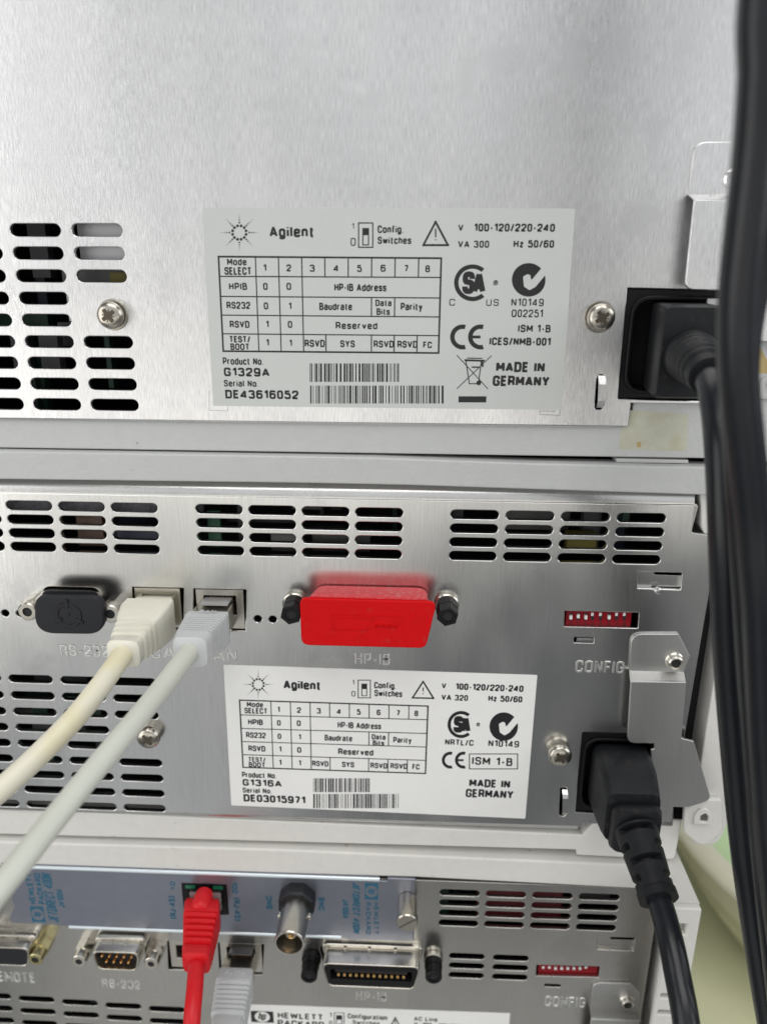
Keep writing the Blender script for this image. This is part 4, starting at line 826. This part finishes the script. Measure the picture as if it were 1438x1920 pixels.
# ---- label at the bottom edge of the frame
lab3 = plate('rating_label', LAB2, low_mod, [up(462, 1883, T1), up(956, 1900, T1), (up(956, 1900, T1)[0], -322), (up(462, 1883, T1)[0], -322)], .01, T1, bevel=.02)
lab3['label'] = 'white rating label cut off by the bottom of the photo'
s3 = Sheet(0, 0, 1.0, T1 + .012, a2, lab3, INK)
hp_logo(s3, 471, 513, 1896, 1917, 0, LAB2, INK)
for a in [('HEWLETT', 521, 606, 1900, 1911, .02), ('PACKARD', 521, 608, 1914, 1925, .02), ('1', 618, 622, 1899, 1907, 0), ('0', 617, 623, 1914, 1922, 0), ('Configuration', 652, 726, 1902, 1913, .01), ('Switches', 661, 712, 1914, 1922, .01), ('AC Line', 776, 820, 1907, 1915, .01), ('V  100 - 120/220-240', 776, 890, 1919, 1928, .01)]:
    s3.t(a[0], *a[1:5], bold=a[5])
switch_icon(s3, 627, 1899, 645, 1930, 631, 1904, 641, 1920, 8); warn(s3, (741, 1908), (760, 1945), (722, 1945))

# =================================================================== works seen dimly through the vents
DK = [mat('dark_grey_component', (0.05, 0.05, 0.055), .5), mat('dark_blue_component', (0.02, 0.025, 0.05), .4), mat('dark_green_board', (0.012, 0.045, 0.03), .5), mat('bare_bracket', (0.11, 0.11, 0.11), .45, .8)]
rnd = random.Random(11)
for modu, (pa, pb), cnt in ((top_mod, ((-60, 400), (262, 775)), 16), (mid_mod, ((-60, 930), (1240, 1055)), 26), (mid_mod, ((-60, 1265), (320, 1525)), 14), (low_mod, ((820, 1660), (1160, 1750)), 7), (low_mod, ((-40, 1862), (330, 1920)), 6)):
    xa_, za_ = up(*pa); xb_, zb_ = up(*pb)
    for i in range(cnt):
        x = rnd.uniform(xa_, xb_); z = rnd.uniform(zb_, za_); d = rnd.uniform(7, 30); vert = rnd.random() < .5
        hx, hz = (rnd.uniform(.6, 3), rnd.uniform(5, 14)) if vert else (rnd.uniform(4, 14), rnd.uniform(.6, 4))
        boxo('inner_component', DK[rnd.choice((0, 0, 1, 2, 3))], modu, x - hx, z - hz, x + hx, z + hz, -d - 4, -d)

# =================================================================== CAPS AND PLUGS
# red dust cap
cap = empty('dust_cap', Q(690, 1165, 5), 'bright red plastic dust cap over the wide connector of the middle instrument', 'dust cap')
wr = 10.5
plate('cap_face', RED, cap, rp([up(562, 1122, wr), up(819, 1129, wr), up(798, 1216, wr), up(565, 1210, wr)], [2.2, 2.2, 2.6, 2.6]), 9.0, wr, bevel=.35)
body0 = rp([up(587, 1098, 1), up(806, 1103, 1), up(792, 1168, 1), up(600, 1166, 1)], 3.6, 6); body1 = rp([up(575, 1113, 9), up(808, 1118, 9), up(790, 1200, 9), up(578, 1197, 9)], 3.6, 6)
link('cap_body', tidy(joined([loft([[Vector((x, -.8, z)) for x, z in body0], [Vector((x, -9.02, z)) for x, z in body1]])])), REDD, cap, 30)
s4 = Sheet(500, 1060, 3.595, wr + .0, a2, cap, RED)
P = []
for q in ([(440, 330), (918, 342), (918, 462)], [(440, 330), (440, 440)], [(458, 352), (722, 356), (678, 432), (458, 430), (458, 352)]):
    for a, b in zip(q, q[1:]):
        A = Vector(s4.p(*a)); B = Vector(s4.p(*b)); d = (B - A).normalized(); n = Vector((-d.y, d.x)) * .12
        V = [(p.x, -(wr + h), p.y) for h in (-.05, .14) for p in (A - n, B - n, B + n, A + n)]
        P.append((V, [(0, 1, 2, 3), (7, 6, 5, 4), (0, 4, 5, 1), (1, 5, 6, 2), (2, 6, 7, 3), (3, 7, 4, 0)]))
link('moulded_frame', tidy(joined(P)), RED, cap, 0)
cc = s4.p(803, 408); put_text('moulded_lettering', 'CINCH', RED, cap, cc, vec_len(s4.p(720, 408), s4.p(885, 408)), 1.15, wr, a2, .015, .3, relief=.35)
# black dust cap
capb = empty('dust_cap', Q(132, 1150, 4), 'black oval dust cap over the small serial connector of the middle instrument', 'dust cap')
wk = 8.6
pf = rp([up(65, 1117, wk), up(193, 1119, wk), up(197, 1190, wk), up(66, 1188, wk)], [4.4, 4.4, 6.2, 6.2], 8)
plate('cap_face', CAPB, capb, pf, 6.0, wk, bevel=.5)
link('cap_body', tidy(joined([loft([[Vector((x, -5.0, z)) for x, z in rp([up(82, 1103, 4), up(192, 1105, 4), up(184, 1170, 4), up(90, 1170, 4)], 3, 6)], [Vector((x, -6.2, z)) for x, z in rp([up(78, 1106, 6), up(190, 1108, 6), up(186, 1178, 6), up(84, 1178, 6)], 3, 6)]])])), CAPB, capb, 30)
kc = up(129, 1153, wk)
rr = [([(kc[0] + r * math.cos(2 * PI * i / 36), -(wk + h), kc[1] + r * math.sin(2 * PI * i / 36)) for r, h in ((4.3, -.1), (4.1, .35), (3.3, .35), (3.1, -.1)) for i in range(36)],
       [(k * 36 + i, k * 36 + (i + 1) % 36, (k + 1) * 36 + (i + 1) % 36, (k + 1) * 36 + i) for k in range(3) for i in range(36)])]
link('moulded_ring', tidy(joined(rr)), CAPB, capb, 30)
for an in (90, 210, 330):
    a = math.radians(an); d = Vector((math.cos(a), math.sin(a))); n = Vector((-d.y, d.x)); q = [Vector(kc) + d * s + n * t for s, t in ((2.6, -.45), (5.2, -.45), (5.2, .45), (2.6, .45))]
    plate('moulded_spoke', CAPB, capb, [tuple(p) for p in q], wk - .1, wk + .5, bevel=.12)
turn('moulded_dimple', CAPB, capb, kc, [(.6, wk - .1), (.5, wk + .25), (.1, wk + .3)], 14)

# boots and plugs are lofted along the direction they point in
def plug_loft(name, mt, parent, secs, smooth=30, n=4):
    """secs: (centre px, py, w, half width, half height, corner)"""
    rings = []
    for px, py, w_, hx, hz, r in secs:
        x, z = up(px, py, w_); rings.append([Vector((a, -w_, b)) for a, b in srect(x, z, hx, hz, min(r, hx * .98, hz * .98), n)])
    return link(name, tidy(joined([loft(rings)])), mt, parent, smooth)
def lin(a, b, t): return tuple(p + (q - p) * t for p, q in zip(a, b))
def top_text(parent, s, mt, at, hz, wd, dp):
    """moulded letters lying on the upper face of a plug, read from the front"""
    x, z = up(*at); o = put_text('moulded_lettering', s, mt, parent, (0, 0), wd, dp, 0, 0, .0, 0, relief=.22, gap=.3)
    me = o.data; me.transform(Matrix.Rotation(-PI / 2, 4, 'X')); o.location = (Vector((x, -at[2], z + hz + .06)) - ORG[parent.name]) * MM; return o
# cream plug and cable
def ribbed(A, B, n0, hx, hz, hx1, hz1, ribs, r, gap=.75, duty=.6):
    out = []
    for i in range(ribs):
        for f, s in ((i, gap), (i + .15, 1), (i + duty, 1), (i + duty + .12, gap)):
            t = f / ribs; c = lin(A, B, t); out.append((*c, (hx + (hx1 - hx) * t) * s, (hz + (hz1 - hz) * t) * s, r))
    return out
cr = empty('network_cable', Q(300, 1142, 0), 'cream white cable with square cream plug in the left of the two CAN sockets', 'cable')
A, B = (297, 1139, -5), (262, 1189, 15.5)
plug_loft('plug_body', CREAM, cr, [(296, 1138, -3, 5.9, 4.6, .6), (285, 1153, 2.2, 5.9, 4.6, .6), (284, 1155, 2.4, 7.6, 6.1, 1.0), (275, 1167, 7, 7.7, 6.2, 1.2), (262, 1186, 14, 6.6, 5.6, 1.4), (258, 1191, 15.5, 6.0, 5.2, 1.4)])
plug_loft('strain_relief', CREAM, cr, ribbed((259, 1190, 15), (240, 1215, 24), 0, 6.3, 5.4, 4.9, 4.4, 3, 1.8, .80) + [(239, 1216, 24, 4.9, 4.4, 2.6), (232, 1226, 28.5, 4.7, 4.3, 2.8), (231, 1228, 29, 3.9, 3.6, 2.6)])
tube('cable_jacket', CREAMC, cr, [Q(234, 1222, 27), Q(222, 1240, 32), Q(190, 1285, 41), Q(143, 1344, 50), Q(92, 1397, 57), Q(40, 1447, 63), Q(-30, 1508, 70), Q(-120, 1580, 78)], 2.95)
# grey plug and cable beside it
gr = empty('network_cable', Q(410, 1145, 0), 'thick grey cable with shielded plug and ribbed grey boot in the right CAN socket', 'cable')
plug_loft('plug_shield', NICK, gr, [(412, 1141, -4, 5.6, 4.0, .4), (394, 1172, 8.6, 5.6, 4.0, .4)])
plug_loft('shield_band', STEEL, gr, [(396, 1168, 6.8, 5.75, 4.3, .4), (394, 1172, 8.6, 5.75, 4.3, .4)])
plug_loft('latch', mat('silvery_clear_latch', (0.42, 0.42, 0.42), .15, .3), gr, [(411, 1121, -2, 4.4, .35, .2), (401, 1134, 5.0, 4.4, .3, .2)])
plug_loft('plug_boot', GREY, gr, [(394, 1173, 8.2, 6.1, 4.9, .6), (392, 1176, 9.4, 6.4, 5.3, .8), (387, 1182, 12, 6.4, 5.3, 1.0)] + ribbed((386, 1184, 12.4), (366, 1210, 23), 0, 6.4, 5.4, 5.3, 5.0, 7, 1.6, .80, .70) + [(365, 1212, 23.6, 5.4, 5.2, 2.6), (357, 1223, 28, 4.9, 4.8, 3.0), (356, 1225, 28.5, 3.8, 3.6, 3.0)])
top_text(gr, 'CAN', GREY, (392, 1176, 10.4), 5.3, 5.0, 1.6)
tube('cable_jacket', GREYC, gr, [Q(362, 1213, 25), Q(348, 1232, 31), Q(300, 1295, 46), Q(245, 1363, 60), Q(180, 1441, 73), Q(105, 1533, 86), Q(35, 1622, 97), Q(-40, 1715, 107), Q(-130, 1830, 117)], 2.75)
# red patch cable
rd = empty('patch_cable', Q(386, 1688, 1), 'red patch cable with ribbed red boot plugged into the interface card', 'cable')
plug_loft('plug_body', CLEAR, rd, [(388, 1684, -4, 5.7, 4.0, .3), (386, 1690, 3.5, 5.7, 4.0, .3)])
plug_loft('plug_boot', REDC, rd, [(382, 1703, 4, 5.9, 4.6, .6), (381, 1711, 7, 6.3, 5.2, .8), (379, 1728, 11, 6.2, 5.2, 1.0)] + ribbed((378, 1731, 11.6), (371, 1788, 22), 0, 6.2, 5.3, 4.9, 4.7, 5, 1.5, .80, .66) + [(370, 1792, 22.5, 5.0, 4.8, 2.0), (368, 1806, 26, 4.6, 4.5, 2.6), (368, 1809, 26.6, 3.6, 3.5, 2.6)])
V = []
lt = Q(380, 1690, 6); rings = []
for d, s in ((-3.5, .9), (-1, 1), (2.4, 1), (4.0, .86), (4.6, .6), (4.75, .2)):
    rings.append([Vector((lt.x + 3.4 * s * math.cos(2 * PI * i / 24), lt.y - d, lt.z + 3.5 * s * math.sin(2 * PI * i / 24))) for i in range(24)])
link('latch_cover', tidy(joined([loft(rings)])), REDC, rd, 40)
tube('cable_jacket', REDC, rd, [Q(369, 1803, 25), Q(368, 1820, 29), Q(365, 1860, 36), Q(361, 1905, 42), Q(358, 1970, 48)], 2.75)
# grey patch cable at the bottom
g2 = empty('patch_cable', Q(455, 1795, 0), 'grey ribbed network plug in the bottom instrument, beside the red boot', 'cable')
plug_loft('plug_shield', NICK, g2, [(454, 1795, -3, 5.7, 4.2, .4), (445, 1832, 9.6, 5.7, 4.1, .4)])
plug_loft('latch', SMOKE, g2, [(455, 1777, -1, 4.4, .35, .2), (450, 1790, 4.5, 4.4, .3, .2)])
plug_loft('shield_window', WHT, g2, [(449, 1806, 3.5, 4.3, 1.1, .2), (446, 1816, 7.0, 4.3, 1.1, .2)])
plug_loft('plug_boot', GREY, g2, [(445, 1832, 9.4, 5.9, 4.5, .6), (444, 1837, 10.8, 6.3, 5.0, .8), (440, 1856, 16, 6.4, 5.1, .9)] + ribbed((439, 1858, 16.6), (428, 1920, 29), 0, 6.4, 5.2, 5.8, 4.9, 7, 1.5, .80, .68) + [(427, 1925, 30, 5.4, 4.8, 2), (424, 1940, 34, 4.6, 4.5, 2.6)])
top_text(g2, 'CAT5E', GREY, (442, 1846, 13.2), 5.08, 7.0, 1.9)
tube('cable_jacket', GREYC, g2, [Q(425, 1936, 32), Q(421, 1965, 38), Q(415, 2010, 46), Q(408, 2070, 54)], 2.9)

# =================================================================== POWER CORDS
def strain(name, mt, parent, P0, P1, r0, r1, slots, n=48, m=60):
    """tapered barrel with staggered relief slots cut round it"""
    d = (P1 - P0); L = d.length; t = d.normalized(); u = Vector((1, 0, 0)); u = (u - t * u.dot(t)).normalized(); v = u.cross(t); rings = []
    for i in range(m + 1):
        s = i / m; c = P0 + d * s; r = r0 + (r1 - r0) * s; ring = []
        if s > .88: r = r1 * 1.12
        for k in range(n):
            a = 2 * PI * k / n; q = r
            for (s0, s1, a0, a1) in slots:
                aa = (math.degrees(a) - a0) % 360
                if s0 <= s <= s1 and aa <= (a1 - a0): q = r * .56
            ring.append(c + (u * math.cos(a) + v * math.sin(a)) * q)
        rings.append(ring)
    return link(name, tidy(joined([loft(rings)])), mt, parent, 25)
p2 = empty('power_cord', Q(1155, 1455, 0), 'black power cord with slotted strain relief plugged into the middle instrument', 'power cord')
plug_loft('plug_body', RUB, p2, [(1155, 1447, -8, 9.2, 11.6, 3.5), (1158, 1452, 0, 9.3, 11.7, 3.8), (1163, 1466, 5, 9.2, 11.5, 3.5), (1172, 1492, 12, 9.0, 11.0, 3.5), (1179, 1518, 17, 8.6, 10.0, 3.5), (1184, 1534, 20, 8.2, 9.0, 3.5)], 40, 6)
plug_loft('plug_collar', RUB, p2, [(1183, 1540, 18.5, 6.8, 7.0, 3), (1187, 1545, 19, 7.6, 8.2, 3.2), (1190, 1553, 22, 7.7, 8.4, 3.4), (1193, 1561, 24, 7.1, 7.8, 3.4), (1194, 1565, 24.6, 6.0, 6.0, 3)], 40, 6)
SL = []
for i in range(4):
    s0 = .02 + i * .215
    for q in range(2):
        a0 = (i % 2) * 90 + q * 180 - 60 + 90; SL.append((s0 + .03, s0 + .11, a0, a0 + 92))
strain('strain_relief', RUB, p2, Q(1191, 1556, 23.5), Q(1235, 1688, 43), 6.6, 5.1, SL)
tube('cord_jacket', CORD, p2, [Q(1231, 1678, 41.5), Q(1243, 1712, 46.5), Q(1258, 1770, 54), Q(1270, 1830, 60), Q(1282, 1893, 66), Q(1293, 1970, 72), Q(1305, 2050, 78)], 3.55, 24)
p1 = empty('power_cord', Q(1260, 645, 0), 'black power cord with blocky plug in the top instrument, hanging down at the right', 'power cord')
plug_loft('plug_body', RUB, p1, [(1262, 650, -9, 7.6, 12.0, 1.6), (1266, 651, 0, 7.6, 12.0, 1.6), (1287, 661, 15, 7.6, 12.0, 1.8), (1290, 662, 16.5, 7.0, 11.4, 1.8)], 30, 5)
tube('strain_relief', RUB, p1, [Q(1292, 668, 15), Q(1300, 672, 21), Q(1313, 684, 29), Q(1328, 705, 36)], 6, 28, 14, rfun=lambda s, a: 7.2 - 2.6 * s + (0.35 if (s * 9) % 1 < .55 and .25 < s < .9 else 0))
tube('cord_jacket', CORD, p1, [Q(1312, 688, 28), Q(1330, 712, 37), Q(1342, 760, 45), Q(1351, 850, 52), Q(1357, 1000, 56), Q(1363, 1200, 56), Q(1377, 1400, 54), Q(1395, 1600, 52), Q(1420, 1780, 52), Q(1444, 1930, 52), Q(1475, 2100, 52)], 3.5, 24)
h1 = empty('hanging_cable', Q(1430, -60, 88), 'thick black cable hanging nearest the camera along the right edge', 'cable')
tube('cable_jacket', CORD, h1, [Q(1446, -120, 88) + Vector((14, 6, 180)), Q(1446, -120, 88) + Vector((3, 2, 60)), Q(1440, -110, 88), Q(1424, 150, 88), Q(1412, 300, 87), Q(1397, 430, 86), Q(1384, 560, 85), Q(1383, 690, 84), Q(1396, 830, 83), Q(1412, 980, 82), Q(1424, 1150, 82), Q(1434, 1400, 80), Q(1452, 1650, 78), Q(1490, 1950, 76)], 3.35, 24)
h2 = empty('hanging_cable', Q(1440, -60, 70), 'thinner black cable running just behind the thick one at the right edge', 'cable')
tube('cable_jacket', CORD, h2, [Q(1470, -120, 70) + Vector((12, 4, 160)), Q(1470, -120, 70) + Vector((3, 2, 60)), Q(1464, -110, 70), Q(1432, 200, 70), Q(1412, 400, 70), Q(1396, 560, 70), Q(1378, 740, 68), Q(1385, 900, 68), Q(1396, 1100, 68), Q(1408, 1300, 68), Q(1426, 1550, 66), Q(1450, 1800, 66), Q(1480, 2050, 66)], 2.8, 24)

h3 = empty('hanging_cable', Q(1450, 300, 60), 'thinnest black cable at the outer side of the bundle on the right edge', 'cable')
tube('cable_jacket', CORD, h3, [Q(1490, 200, 66) + Vector((10, 4, 180)), Q(1490, 200, 66) + Vector((4, 2, 70)), Q(1490, 200, 66), Q(1450, 420, 66), Q(1408, 600, 66), Q(1400, 740, 66), Q(1418, 900, 64), Q(1428, 1100, 62), Q(1436, 1300, 60), Q(1452, 1550, 58), Q(1480, 1800, 58)], 2.3, 24)

# =================================================================== SURROUNDINGS
def structure(name, me, mt):
    o = link(name, me, mt, None, 0); o['kind'] = 'structure'; return o
structure('bench_top', mesh([(-900, -12, -334), (900, -12, -334), (900, 700, -334), (-900, 700, -334)], [(0, 1, 2, 3)]), BEN)
tub = empty('plastic_tub', (215, 40, -334), 'pale green round tub with cream rim standing on the bench behind the right side', 'tub')
def vlathe(c, prof, n=72):
    V = []; Fc = []
    for r, z in prof:
        for i in range(n): V.append((c[0] + r * math.cos(2 * PI * i / n), c[1] + r * math.sin(2 * PI * i / n), z))
    for k in range(len(prof) - 1):
        for i in range(n): j = (i + 1) % n; Fc.append((k * n + i, k * n + j, (k + 1) * n + j, (k + 1) * n + i))
    return V, Fc
tcx, tcy = 262, 115
link('outer_wall', tidy(joined([vlathe((tcx, tcy), [(92, -333.5), (96, -328), (101, -324), (103, -318), (109, -312), (110, -305), (116, -300), (117.5, -294), (122.5, -288), (123.5, -281), (127.5, -276), (128, -272), (131, -270), (131, -266), (127, -264), (122, -265)])])), TUBC, tub, 50)
link('rim', tidy(joined([vlathe((tcx, tcy), [(130.5, -270.5), (131.6, -268), (131, -265.6), (127, -263.4), (121.5, -264.6)])])), mat('glossy_cream_rim', (.72, .70, .55), .2), tub, 50)
link('inner_wall', tidy(joined([vlathe((tcx, tcy), [(122.2, -265), (118, -273), (108, -290)])])), GRN, tub, 50)
link('inner_ledge', tidy(joined([vlathe((tcx, tcy), [(108.2, -289.5), (106, -288), (104, -289.5), (92, -312), (60, -322), (.5, -324)])])), GRNP, tub, 50)
